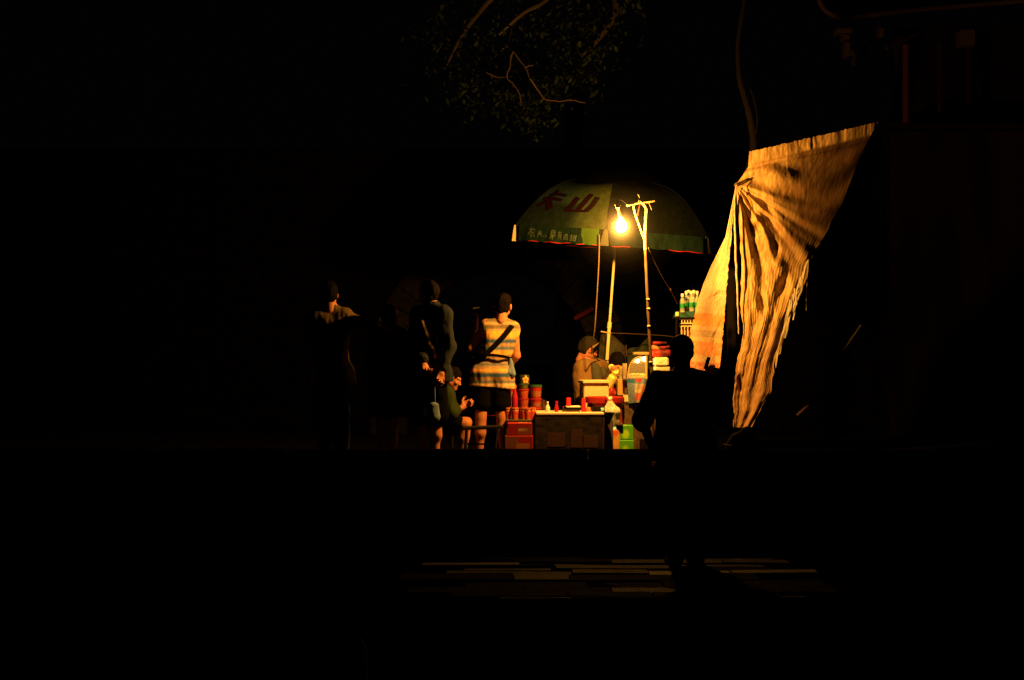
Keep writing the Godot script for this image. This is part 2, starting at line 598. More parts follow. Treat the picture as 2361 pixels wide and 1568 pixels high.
func skin(J: Dictionary, s: float, cell := 0.013) -> Array:
	var f := field()
	var fw: Vector3 = J.fw
	torso(f, J, s, 0.0)
	f.c(J.nk, (J.hd as Vector3) - (J.hup as Vector3) * 0.06 * s - (J.fwd as Vector3).normalized() * 0.03 * s, 0.057 * s, 0.054 * s, 0.03)
	for q in [["sl", "el", "wl"], ["sr", "er", "wr"]]:
		f.c(J[q[0]], J[q[0]], 0.06 * s, 0.06 * s, 0.04)
		limb(f, J[q[0]], J[q[1]], 0.05 * s, 0.04 * s)
		limb(f, J[q[1]], J[q[2]], 0.041 * s, 0.028 * s)
	for q in [["hl", "kl", "al"], ["hr", "kr", "ar"]]:
		limb(f, J[q[0]], J[q[1]], 0.088 * s, 0.056 * s)
		limb(f, J[q[1]], J[q[2]], 0.054 * s, 0.037 * s, -fw, 0.055 * s)
		var heel: Vector3 = J[q[2]] - Vector3(0, 0.045, 0) * s - fw * 0.03
		var tf: Vector3 = fw.rotated(Vector3.UP, 0.2 if q[0] == "hl" else -0.2)
		f.c(J[q[2]], heel, 0.037 * s, 0.034 * s, 0.02)
		f.c(heel, J[q[2]] - Vector3(0, 0.06, 0) * s + tf * 0.15 * s, 0.034 * s, 0.024 * s, 0.03)
	var out := [[f, cell], [head_field(J.hd, J.fwd, J.hup, s), 0.0055]]
	var hf := field()
	for q in [["wl", "dl", "pnl", "el"], ["wr", "dr", "pnr", "er"]]:
		hf = field()
		var w: Vector3 = J[q[0]]
		var d: Vector3 = J[q[1]] if J.has(q[1]) else (w - (J[q[3]] as Vector3)).normalized()
		var pn: Vector3 = J[q[2]] if J.has(q[2]) else fw
		hf.c(w.lerp(J[q[3]], 0.1), w + d * 0.02, 0.028 * s, 0.026 * s, 0.02)
		hand_prims(hf, w, d, pn, J.get("th" + q[0][1], 1.0), s, J.get("curl", 0.5))
		out.append([hf, 0.0042])
	return out

func garment(called: String, f: Field, m: Material, root: Node3D, cell := 0.012) -> MeshInstance3D:
	var o := MeshInstance3D.new()
	o.name = called
	o.mesh = body_mesh([[f, cell]], root.position)
	o.material_override = m
	root.add_child(o, true)
	return o

func person(label: String, J: Dictionary, s: float, group := "") -> Node3D:
	var foot: Vector3 = ((J.al as Vector3) + J.ar) * 0.5
	var root := thing("person", label, "person", Vector3(foot.x, J.ground, foot.z), group)
	var o := MeshInstance3D.new()
	o.name = "body"
	o.mesh = body_mesh(skin(J, s), root.position)
	o.material_override = M[J.get("skin", "skin")]
	root.add_child(o)
	if not J.get("bald", false):
		garment("hair", hair_field(J.hd, J.fwd, J.hup, s, J.get("hairt", 0.012), J.get("hairl", 0.0)), M.hair, root, 0.007)
	return root

func top_field(J: Dictionary, s: float, g: float, sleeve: float, hem: float, neck := 0.055) -> Field:
	var f := field()
	torso(f, J, s, g)
	var P: Vector3 = J.pl
	var ax: Vector3 = ((J.hr as Vector3) - (J.hl as Vector3)).normalized()
	if hem < P.y:
		f.c(P - ax * 0.1 * s, Vector3(P.x, hem - 0.1, P.z) - ax * 0.12 * s, 0.105 * s + g, 0.11 * s + g, 0.06)
		f.c(P + ax * 0.1 * s, Vector3(P.x, hem - 0.1, P.z) + ax * 0.12 * s, 0.105 * s + g, 0.11 * s + g, 0.06)
	for q in [["sl", "el", "wl"], ["sr", "er", "wr"]]:
		var a: Vector3 = J[q[0]]; var b: Vector3 = J[q[1]]; var c: Vector3 = J[q[2]]
		if sleeve <= 0.0:
			continue
		f.c(a, a, 0.064 * s + g * 0.8, 0.064 * s + g * 0.8, 0.04)
		f.c(a, a.lerp(b, minf(sleeve, 1.0)), 0.054 * s + g, 0.05 * s + g, 0.035)
		if sleeve > 1.0:
			f.c(b, b.lerp(c, sleeve - 1.0), 0.046 * s + g, 0.036 * s + g * 0.9, 0.03)
	f.cut((J.nk as Vector3) + Vector3(0, 0.06, 0) * s + (J.fw as Vector3) * 0.02, Basis.IDENTITY, Vector3(neck + 0.02, 0.07, neck + 0.03) * s, 0.01)
	f.cuts.append(Plane(Vector3.DOWN, -hem))
	f.crease = 0.022
	f.crease_scale = Vector3(13, 6, 13)
	return f

func leg_field(J: Dictionary, s: float, g: float, share: float, flare := 0.0) -> Field:       # share: 0.9 ends above the knee, 2 at the ankle
	var f := field()
	var P: Vector3 = J.pl
	var ax: Vector3 = ((J.hr as Vector3) - (J.hl as Vector3)).normalized()
	var th: float = J.get("slim", 1.0) * s
	f.c(P - ax * 0.07 * s + Vector3(0, 0.01, 0), P + ax * 0.07 * s + Vector3(0, 0.01, 0), 0.105 * th + g * 0.6, 0.105 * th + g * 0.6, 0.05)
	for q in [["hl", "kl", "al"], ["hr", "kr", "ar"]]:
		var a: Vector3 = J[q[0]]; var b: Vector3 = J[q[1]]; var c: Vector3 = J[q[2]]
		f.c(a, a.lerp(b, minf(share, 1.0)), 0.092 * s + g, 0.066 * s + g + flare, 0.03)
		if share > 1.0:
			f.c(b, b.lerp(c, share - 1.0), 0.066 * s + g, 0.05 * s + g, 0.03)
	f.crease = 0.012
	return f

# a strap that follows points, as a flat band facing outwards
func band(p: PackedVector3Array, w: float, face: Vector3, thick := 0.004) -> MB:
	var b := MB.new()
	for i in p.size() - 1:
		var d := (p[i + 1] - p[i]).normalized()
		var sd := d.cross(face).normalized() * w * 0.5
		var fz := sd.cross(d).normalized() * thick * 0.5
		if fz.dot(face) < 0: fz = -fz
		b.quad(p[i] - sd + fz, p[i] + sd + fz, p[i + 1] + sd + fz, p[i + 1] - sd + fz, fz.normalized())
		b.quad(p[i] - sd - fz, p[i] + sd - fz, p[i + 1] + sd - fz, p[i + 1] - sd - fz, -fz.normalized())
		b.quad(p[i] - sd - fz, p[i] - sd + fz, p[i + 1] - sd + fz, p[i + 1] - sd - fz, -sd.normalized())
		b.quad(p[i] + sd - fz, p[i] + sd + fz, p[i + 1] + sd + fz, p[i + 1] + sd - fz, sd.normalized())
	return b

func shoes(J: Dictionary, s: float, root: Node3D, m: Material) -> void:
	for q in ["al", "ar"]:
		var f := field()
		var fw: Vector3 = (J.fw as Vector3).rotated(Vector3.UP, 0.2 if q == "al" else -0.2)
		var a: Vector3 = J[q]
		f.c(a - Vector3(0, 0.03, 0) * s - fw * 0.03, a - Vector3(0, 0.05, 0) * s + fw * 0.15 * s, 0.046 * s, 0.036 * s, 0.02)
		f.cuts.append(Plane(Vector3.DOWN, -(a.y - 0.08 * s)))
		garment("shoe", f, m, root, 0.012)

# ---------------------------------------------------------------- shapes measured on the picture, set at their own distance
func slab(b: MB, x0: float, y0: float, x1: float, y1: float, d: float, deep: float, e := 0.004, yaw := 0.0) -> Vector3:
	var lo := at(x0, y1, d)
	var hi := at(x1, y0, d)
	var c := (lo + hi) * 0.5
	b.box(xf(c - Vector3(0, 0, deep / 2), yaw), Vector3(hi.x - lo.x, hi.y - lo.y, deep), e)
	return Vector3(c.x, lo.y, c.z - deep / 2)

# a turned shape standing at (x, y of its foot); profile in measured pixels (radius, height)
func turned(b: MB, x: float, y: float, d: float, pr: Array, seg := 18, tilt := 0.0) -> Vector3:
	var k := px(d)
	var q := []
	for p in pr:
		q.append(Vector2(p[0] * k, p[1] * k))
	b.lathe(q, xf(at(x, y, d), 0, tilt), seg)
	return at(x, y, d)

func path(p: Array) -> Array:          # [[x, y, distance], ...] to points
	var out := []
	for q in p:
		out.append(at(q[0], q[1], q[2]))
	return out

# ---------------------------------------------------------------- the umbrella
var UB: Basis
var UC: Vector3
var UR: float
func dome(phi: float, t: float, out_ := 0.0) -> Vector3:
	var prof := [[0.0, 0.49], [0.12, 0.487], [0.25, 0.478], [0.4, 0.46], [0.53, 0.434], [0.62, 0.393], [0.69, 0.35], [0.78, 0.272], [0.875, 0.168], [0.94, 0.088], [1.0, 0.0]]
	var m := fposmod(phi + 8.0, 60.0) - 30.0
	var hexf := 1.0 + (cos(deg_to_rad(30)) / cos(deg_to_rad(m)) - 1.0) * 0.85 * t
	var h := 0.0
	for i in prof.size() - 1:
		if t >= prof[i][0] and t <= prof[i + 1][0] + 1e-6:
			h = lerpf(prof[i][1], prof[i + 1][1], (t - prof[i][0]) / (prof[i + 1][0] - prof[i][0]))
	var a := deg_to_rad(phi)
	var sag := (1.0 - pow(absf(m) / 30.0, 2.0)) * 0.022 * sin(PI * t)
	var r := UR * t * hexf + out_ * t
	return UC + UB * Vector3(sin(a) * r, 0.16 + h * UR - sag + out_ * (1.0 - t * 0.6), cos(a) * r)

func skirt(phi: float, v: float, out_ := 0.0) -> Vector3:      # the valance, v from 0 at the rim to 1 at the hem
	var m := fposmod(phi + 8.0, 60.0) - 30.0
	var hexf := 1.0 + (cos(deg_to_rad(30)) / cos(deg_to_rad(m)) - 1.0) * 0.85
	var a := deg_to_rad(phi)
	var wave := 0.01 * sin(phi * 0.4) * v + 0.006 * sin(phi * 0.71 + 1.0) * v
	var r := UR * hexf + out_ + 0.004 + v * 0.012 + wave
	return UC + UB * Vector3(sin(a) * r, 0.16 * (1.0 - v) + 0.004 * sin(phi * 0.5) * v, cos(a) * r)

func stroke_on(b: MB, f: Callable, p: Array, w: float) -> void:  # a brush stroke laid on a surface: f(a, b) gives the point; w is the half width along a and b
	for i in p.size() - 1:
		var n := 5
		for k in n:
			var a0: Vector2 = Vector2(p[i][0], p[i][1]).lerp(Vector2(p[i + 1][0], p[i + 1][1]), float(k) / n)
			var a1: Vector2 = Vector2(p[i][0], p[i][1]).lerp(Vector2(p[i + 1][0], p[i + 1][1]), float(k + 1) / n)
			var c0: Vector3 = f.call(a0.x, a0.y)
			var c1: Vector3 = f.call(a1.x, a1.y)
			var nn := ((f.call(a0.x + 0.5, a0.y) as Vector3) - c0).cross((f.call(a0.x, a0.y + 0.02) as Vector3) - c0).normalized()
			var sd := (c1 - c0).cross(nn).normalized() * w
			var o := (c1 - c0) * 0.12
			b.quad(c0 - sd - o, c0 + sd - o, c1 + sd + o, c1 - sd + o, nn if nn.z > 0 else -nn)

func build_umbrella() -> void:
	UC = at(1418, 571, 21.2)
	UR = 249 * px(21.2)
	UB = Basis(Vector3(0, 0, 1), deg_to_rad(-4)) * Basis(Vector3(1, 0, 0), deg_to_rad(2))
	var foot: Vector3 = UC - UB.y * (UC.y / UB.y.y)
	var t := thing("market_umbrella", "large green six-sided umbrella with red lettering and white wedges on its skirt, behind the bulb", "umbrella", foot)
	for k in 6:
		var p0 := -8.0 + 60.0 * k
		var b := MB.new()
		var pts := PackedVector3Array(); var uv := PackedVector2Array()
		for i in 23:
			for j in 15:
				var q := dome(p0 + 60.0 * j / 14.0, i / 22.0)
				pts.append(q)
				uv.append(Vector2(j / 14.0, i / 22.0) * 0.998 if k == 5 else Vector2(j / 14.0 * 1.1 * i / 22.0 + k * 0.37, i / 22.0 * 1.3))
		b.grid(pts, 23, 15, UB * Vector3(sin(deg_to_rad(p0 + 30)), 0.8, cos(deg_to_rad(p0 + 30))), uv)
		var o := part("canopy_panel", b, M.canopy_left if k == 5 else M.canopy, t)
		b = MB.new()
		pts = PackedVector3Array(); uv = PackedVector2Array()
		for i in 7:
			for j in 29:
				pts.append(skirt(p0 + 2.4 + 55.2 * j / 28.0, i / 6.0))
				uv.append(Vector2(j / 28.0 * 1.1 + k * 0.3, i / 6.0 * 0.2))
		b.grid(pts, 7, 29, UB * Vector3(sin(deg_to_rad(p0 + 30)), 0, cos(deg_to_rad(p0 + 30))), uv)
		var sk := part("skirt_panel", b, M.skirt, t)
		b = MB.new()
		for span in ([[0.15, 0.26], [0.33, 0.68], [0.74, 0.99]] if k == 5 else [[0.02, 0.2], [0.62, 1.0]] if k == 0 else [[0.1, 0.8]]):
			b = MB.new()
			var hem := PackedVector3Array()
			for j in 17:
				hem.append(skirt(p0 + 2.4 + 55.2 * lerpf(span[0], span[1], j / 16.0), 1.02, 0.003))
			b.tube(hem, PackedFloat32Array(range(17).map(func(q): return 0.0012 + 0.0026 * sqrt(sin(PI * q / 16.0)))), 6)
			part("red_hem", b, M.red_hem, sk, t)
		b = MB.new()
		var seam := PackedVector3Array()
		for i in range(1, 23):
			seam.append(dome(p0, i / 22.0, 0.004))
		b.tube(seam, 0.005, 6)
		part("seam", b, M.black_cloth, o, t)
		# rib and strut under the cloth
		b = MB.new()
		var rib := PackedVector3Array()
		for i in range(0, 12):
			rib.append(dome(p0, i / 11.0, -0.015))
		b.tube(rib, 0.005, 6)
		b.bar(UC + UB * Vector3(0, 0.12, 0), dome(p0, 0.52, -0.018), 0.004)
		part("rib", b, M.steel, t)
		# the pale wedge between two skirt panels
		b = MB.new()
		var c0 := skirt(p0, 0.02, 0.008)
		var c1 := skirt(p0, 1.06, 0.026)
		var side := UB * Vector3(cos(deg_to_rad(p0)), 0, -sin(deg_to_rad(p0)))
		if k == 5:        # this one hangs twisted, its face to the lamp
			side = (UB * Vector3(0.45, 0, -0.4))
			c1 = c0 - UB.y * 0.168
		pts = PackedVector3Array(); uv = PackedVector2Array()
		for i in 6:
			var f := i / 5.0
			var wd := lerpf(0.016, 0.046, pow(f, 0.8))
			for j in 5:
				var u := j / 4.0 * 2.0 - 1.0
				pts.append(c0.lerp(c1, f) + side * u * wd + Vector3(0, 0, 0.008 * (1.0 - u * u)))
				uv.append(Vector2(j / 4.0, f))
		b.grid(pts, 6, 5, Vector3(0, 0, 1), uv)
		var wd2 := part("skirt_wedge", b, M.wedge if k == 5 else M.wedge_shaded, t)  # brighter copy on one wedge: lamplight painted into its cloth
	var pb := MB.new()
	var pp := PackedVector3Array(); var pu := PackedVector2Array()
	for i in 7:
		for j in 9:
			pp.append(skirt(-22.0 + 10.5 * j / 8.0, i / 6.0 * 1.02, 0.007))
			pu.append(Vector2(j / 8.0, i / 6.0) * 0.2)
	pb.grid(pp, 7, 9, Vector3(-0.3, 0, 1), pu)
	part("yellow_patch", pb, M.skirt_patch, t)
	# the two big red characters on the panel that faces front left
	var b := MB.new()
	var on := func(p: float, q: float) -> Vector3: return dome(p, q, 0.006)
	for s in [[[-60, 0.76], [-54, 0.74], [-45.5, 0.75]], [[-63, 0.8], [-58, 0.785], [-46.5, 0.8]], [[-57, 0.70], [-58.5, 0.77], [-59.5, 0.82], [-63, 0.86]]]:
		stroke_on(b, on, s, 0.02)
	stroke_on(b, on, [[-57.5, 0.79], [-55.5, 0.83], [-51.5, 0.88]], 0.038)
	part("red_character", b, M.letter_red, t)
	b = MB.new()
	for s in [[[-33.5, 0.765], [-35.5, 0.84], [-38, 0.89]], [[-23.5, 0.725], [-26, 0.8], [-29, 0.875]], [[-17.5, 0.76], [-19.5, 0.83], [-22.5, 0.885]]]:
		stroke_on(b, on, s, 0.033)
	stroke_on(b, on, [[-38, 0.885], [-31, 0.885], [-22.5, 0.885]], 0.015)
	part("red_character", b, M.letter_red, t)
	# white brush writing along the skirt: seven characters as single strokes in a unit square
	var chars := [
		[[[0.1, 0.2], [0.9, 0.2], [0.85, 0.35]], [[0.5, 0.0], [0.3, 0.4], [0.05, 0.75]], [[0.4, 0.35], [0.4, 0.95], [0.6, 0.8]], [[0.45, 0.4], [0.7, 0.7], [1.0, 0.95]], [[0.85, 0.45], [0.6, 0.6]]],
		[[[0.15, 0.25], [0.85, 0.25]], [[0.05, 0.5], [0.95, 0.5]], [[0.5, 0.0], [0.48, 0.5], [0.1, 1.0]], [[0.52, 0.5], [0.95, 1.0]]],
		[[[0.1, 0.4], [0.1, 0.9], [0.9, 0.9], [0.9, 0.4]], [[0.5, 0.1], [0.5, 0.9]]],
		[[[0.5, 0.0], [0.35, 0.12]], [[0.2, 0.12], [0.8, 0.12], [0.8, 0.5], [0.2, 0.5], [0.2, 0.12]], [[0.2, 0.3], [0.8, 0.3]], [[0.5, 0.5], [0.5, 1.0]], [[0.1, 0.65], [0.4, 0.65], [0.1, 0.95]], [[0.9, 0.6], [0.6, 0.7], [0.95, 0.98]]],
		[[[0.05, 0.2], [0.95, 0.2]], [[0.5, 0.0], [0.05, 0.65]], [[0.35, 0.4], [0.35, 1.0]], [[0.35, 0.4], [0.85, 0.4], [0.85, 1.0]], [[0.35, 0.58], [0.85, 0.58]], [[0.35, 0.76], [0.85, 0.76]]],
		[[[0.5, 0.0], [0.5, 0.3]], [[0.5, 0.14], [0.85, 0.14]], [[0.2, 0.32], [0.8, 0.32], [0.8, 0.6], [0.2, 0.6], [0.2, 0.32]], [[0.1, 0.95], [0.2, 0.75]], [[0.4, 0.75], [0.45, 0.92]], [[0.62, 0.75], [0.68, 0.92]], [[0.82, 0.72], [0.95, 0.95]]],
		[[[0.05, 0.25], [0.5, 0.2]], [[0.28, 0.05], [0.28, 0.95]], [[0.05, 0.45], [0.5, 0.45]], [[0.1, 0.6], [0.1, 0.9], [0.45, 0.9], [0.45, 0.6]], [[0.55, 0.3], [1.0, 0.3]], [[0.65, 0.1], [0.65, 0.95], [0.9, 0.95]], [[0.9, 0.1], [0.9, 0.95]], [[0.65, 0.6], [0.9, 0.6]]]]
	var spots := [[0.155, 0.082, 0.12, 0.75], [0.258, 0.058, 0.3, 0.7], [0.33, 0.055, 0.48, 0.74], [0.415, 0.07, 0.2, 0.82], [0.502, 0.05, 0.28, 0.82], [0.565, 0.065, 0.4, 0.85], [0.645, 0.08, 0.42, 0.85]]
	var on2 := func(p: float, q: float) -> Vector3: return skirt(p, q, 0.009)
	for i in 7:
		b = MB.new()
		for s in chars[i]:
			var p := []
			for q in s:
				p.append([-68.0 + 60.0 * (spots[i][0] + q[0] * spots[i][1]), spots[i][2] + q[1] * (spots[i][3] - spots[i][2])])
			stroke_on(b, on2, p, 0.0036)
		part("white_character", b, M.letter_white, t)
	# pole, joint collar, finial
	b = MB.new()
	var top := UC + UB * Vector3(0, 0.16 + 0.49 * UR, 0)
	b.bar(foot, UC + UB * Vector3(0, -0.82, 0), 0.018, 0.018, 14)
	b.bar(UC + UB * Vector3(0, -0.84, 0), top, 0.0135, 0.0135, 14)
	part("pole", b, M.pole, t)
	b = MB.new()
	b.bar(UC + UB * Vector3(0, -0.86, 0), UC + UB * Vector3(0, -0.79, 0), 0.0235, 0.0225, 14)
	part("collar", b, M.pole, t)
	b = MB.new()
	b.lathe([Vector2(0.02, -0.02), Vector2(0.022, 0.01), Vector2(0.012, 0.02), Vector2(0.009, 0.045), Vector2(0.014, 0.055), Vector2(0.008, 0.07), Vector2(0, 0.075)], Transform3D(UB, top), 12)
	part("finial", b, M.pole, t)
	b = MB.new()
	b.lathe([Vector2(0.2, 0), Vector2(0.21, 0.03), Vector2(0.17, 0.08), Vector2(0.03, 0.1), Vector2(0.022, 0.24)], xf(foot), 20)
	part("base", b, M.dark_plastic, t)
	# the cord that hangs in front of the umbrella and is tied to the pole
	b = MB.new()
	var pts2 := curve(path([[1382, 541, 20.0], [1381, 600, 20.0], [1376, 690, 20.1], [1371, 760, 20.2], [1365, 800, 20.4], [1370, 820, 20.7], [1382, 831, 20.9], [1402, 831, 21.15]]), 26)
	var rad := []
	for i in pts2.size():
		rad.append(0.0052 + 0.0022 * (i % 2))
	b.tube(pts2, rad, 6)
	whole("hanging_cord", b, M.rope, "twisted cord hanging from the umbrella skirt and tied to its pole", "cord", at(1371, 760, 20.2))

# ---------------------------------------------------------------- the hung tarpaulin: two sheets gathered at one point
func pocket(x: float, y: float, cx: float, cy: float, lx: float, ly: float, w: float) -> float:   # a long hollow along (lx, ly) of half width w
	var p := Vector2(x - cx, y - cy)
	var l := Vector2(lx, ly)
	var u := p.dot(l) / l.length_squared()
	var d := (p - l * u).length()
	return exp(-pow(absf(u), 3.0) * 2.0 - d * d / (w * w))

func fold(x: float, f: float) -> float:       # soft ridge with a sharp valley
	return pow(absf(sin(x)), f)

func build_tarp() -> void:
	var fine := FastNoiseLite.new()
	fine.seed = 5
	fine.frequency = 0.02
	fine.fractal_octaves = 4
	var rough := FastNoiseLite.new()
	rough.seed = 11
	rough.frequency = 0.01
	var left := [[1728, 350], [1725, 385], [1712, 405], [1697, 425], [1700, 470], [1706, 540], [1709, 620], [1708, 700], [1713, 760], [1708, 800], [1697, 850], [1692, 900], [1689, 985]]
	var right := [[2025, 281], [1995, 335], [1968, 400], [1940, 470], [1905, 540], [1867, 600], [1856, 650], [1836, 710], [1808, 770], [1788, 830], [1772, 900], [1752, 950], [1728, 987]]
	var ni := 330
	var nj := 190
	var pts := PackedVector3Array(); var uv := PackedVector2Array()
	for i in ni:
		var v := float(i) / (ni - 1)
		var a := along(left, v)
		var b := along(right, v)
		for j in nj:
			var u := float(j) / (nj - 1)
			var q := a.lerp(b, u)
			# the edges are never straight
			var edge := (1.0 - u) * rough.get_noise_1d(v * 1500) * 4.0 * smoothstep(0.25, 0.4, v) + pow(u, 8.0) * rough.get_noise_1d(v * 700 + 900) * 10.0 * smoothstep(0.1, 0.5, v)
			q.x += edge
			if v < 0.02:
				q.y += rough.get_noise_1d(u * 3000 + 70) * 3.0
			var x := q.x
			var y := q.y
			var z := 0.0
			var g := Vector2(x - 1697, y - 425)
			var rho := g.length()
			var th := atan2(g.y, g.x)
			var wob := rough.get_noise_2d(x * 0.5, y * 0.35)
			# folds that fan out from the gathering point
			var fan := smoothstep(0.35, 0.62, th) * smoothstep(0.0, 70.0, rho) * (1.0 - smoothstep(170.0, 330.0, rho))
			z += fan * 0.03 * sin(th * 19.0 + wob * 1.5)
			z += fan * 0.008 * sin(th * 43.0 + wob * 3.0)
			# swags that sag from the top corner to the right
			var run := clampf((x - 1728.0) / 300.0, 0, 1)
			var s := (y - 350.0) + (x - 1728.0) * 0.22 - 80.0 * sin(run * PI)
			var sw := (1.0 - smoothstep(0.2, 0.42, th)) * smoothstep(-0.3, 0.4, th + 0.5) * smoothstep(0.04, 0.1, v)
			z += sw * 0.05 * sin(s * 0.085 + wob * 0.8) * (1.0 - 0.75 * u)
			# long folds that run down the lower part towards the foot
			var low := smoothstep(0.3, 0.55, v)
			var nar := 1.0 - 0.45 * v
			z += low * nar * 0.016 * sin(u * TAU * 2.7 + wob * 3.4 + 0.6)
			z += low * nar * 0.005 * sin(u * TAU * 9.5 + v * 6.0 + wob * 6.0) * (0.4 + rough.get_noise_2d(x * 1.2, y * 0.5 + 300) * 1.6)
			z += low * nar * 0.0018 * sin(u * TAU * 23.0 + v * 9.0 + wob * 5.0)
			# the turned-over hem along the top
			var hem := smoothstep(0.052, 0.046, v)
			z += 0.016 * hem + 0.012 * hem * rough.get_noise_2d(x * 3.0, 40.0)
			z -= 0.03 * exp(-pow((v - 0.06) / 0.012, 2.0))
			# hollows
			for h in [[1727, 478, 12, 30, 7], [1778, 500, 24, 42, 11], [1732, 528, 8, 22, 6], [1748, 524, 7, 14, 6], [1789, 580, 5, 24, 8], [1757, 700, 7, 26, 6], [1806, 655, -8, 30, 9], [1706, 885, 3, 22, 4]]:
				z -= 0.08 * pocket(x, y, h[0], h[1], h[2], h[3], h[4] * 1.25)
			# crumple: long vertical wrinkles and slow lumps
			var calm := 1.0 - 0.9 * smoothstep(0.4, 0.9, u)
			z += calm * (0.003 * fine.get_noise_2d(x * 5.0 - y * 0.4, y * 0.45) + 0.016 * rough.get_noise_2d(x * 2.2 + 500, y * 1.0) * low)
			z += 0.045 * calm * rough.get_noise_2d(x * 0.7, y * 0.4)
			var d := 20.1 - z + 0.31 * u * u * (1.0 - v) - 0.35 * smoothstep(0.35, 1.0, v) * 0.5
			pts.append(at(x, y, d))
			uv.append(Vector2(u, v))
	var b := MB.new()
	b.grid(pts, ni, nj, Vector3(0, 0, 1), uv)
	var foot := at(1709, 986, 20.0)
	var t := thing("torn_tarpaulin", "tall torn sheet of pale tarpaulin hanging in folds, right of the dark gap", "tarpaulin", foot)
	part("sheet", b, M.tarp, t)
	# frayed strips along its torn right edge
	rng.seed = 42
	for k in 9:
		b = MB.new()
		var x0 := 1862.0 - k * 5.5
		var y0 := 600.0 + k * 13.0
		var len := rng.randf_range(70, 190)
		var p := []
		for i in 6:
			var f := i / 5.0
			p.append(at(x0 - len * f * 0.23 + rng.randf_range(-2, 2), y0 + len * f, 20.05 + rng.randf_range(-0.02, 0.02)))
		b = band(curve(p, 5), rng.randf_range(0.006, 0.016), Vector3(-0.5 + rng.randf() * 0.6, 0, 1).normalized(), 0.002)
		part("frayed_strip", b, M.tarp_plain, t)
	b = MB.new()
	b.tube(curve(path([[1864, 598, 20.1], [1862, 640, 20.1], [1859, 680, 20.1], [1859, 715, 20.1]]), 6), 0.0022, 5)
	part("thread", b, M.tarp_plain, t)
	# the narrow fold beside the gap
	b = MB.new()
	pts = PackedVector3Array(); uv = PackedVector2Array()
	for i in 60:
		var v := i / 59.0
		var c := along([[1697, 428], [1694, 480], [1696, 560], [1699, 640], [1702, 720], [1704, 770]], v)
		for j in 5:
			var u := j / 4.0 - 0.5
			pts.append(at(c.x + u * (2.5 + 3.5 * sin(PI * v)) + rough.get_noise_1d(v * 900) * 2.0, c.y, 19.98 - 0.012 * cos(u * PI)))
			uv.append(Vector2(u * 0.05, v * 1.4))
	b.grid(pts, 60, 5, Vector3(0, 0, 1), uv)
	part("narrow_fold", b, M.tarp_plain, t)
	# the left sheet
	left = [[1697, 425], [1690, 460], [1682, 500], [1673, 545], [1655, 582], [1640, 612], [1622, 655], [1610, 690], [1603, 720], [1596, 750], [1588, 790], [1580, 830], [1574, 865]]
	right = [[1698, 426], [1693, 480], [1687, 540], [1681, 600], [1676, 650], [1672, 700], [1669, 740], [1666, 780], [1662, 820], [1660, 850], [1658, 868]]
	ni = 240
	nj = 80
	pts = PackedVector3Array(); uv = PackedVector2Array()
	for i in ni:
		var v := float(i) / (ni - 1)
		var a := along(left, v)
		var c := along(right, v)
		for j in nj:
			var u := float(j) / (nj - 1)
			var q := a.lerp(c, u)
			q.x += pow(u, 6.0) * rough.get_noise_1d(v * 2500 + 300) * 3.0
			var wob := rough.get_noise_2d(q.x, q.y)
			var z := 0.04 * (fold(u * 8.0 + wob * 1.5, 0.9) - 0.5) * smoothstep(0.02, 0.2, v) * (0.35 + 0.65 * u)
			z += 0.008 * fine.get_noise_2d(q.x * 6.0 + q.y * 1.6, q.y * 1.6) * u
			z -= 0.05 * pocket(q.x, q.y, 1651, 682, 12, -10, 5)
			z += 0.004 * fine.get_noise_2d(q.x * 12.0 + q.y * 3.5, q.y * 3.0)
			# the near edge turns towards the lamp
			pts.append(at(q.x, q.y, 20.04 + 0.26 * (1.0 - u) * smoothstep(0.1, 0.5, v) - z))
			uv.append(Vector2(u, v))
	b = MB.new()
	b.grid(pts, ni, nj, Vector3(0, 0, 1), uv)
	t = thing("printed_tarpaulin", "narrow pale sheet with orange print drawn up to a point, left of the dark gap", "tarpaulin", at(1620, 866, 20.1))
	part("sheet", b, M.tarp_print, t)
	b = MB.new()
	b.tube(curve(path([[1697, 425, 20.0], [1699, 424, 19.97], [1701, 428, 20.1], [1697, 430, 20.2], [1694, 427, 20.1], [1698, 422, 20.0]]), 5), 0.008, 6)
	part("tie", b, M.rope, t)

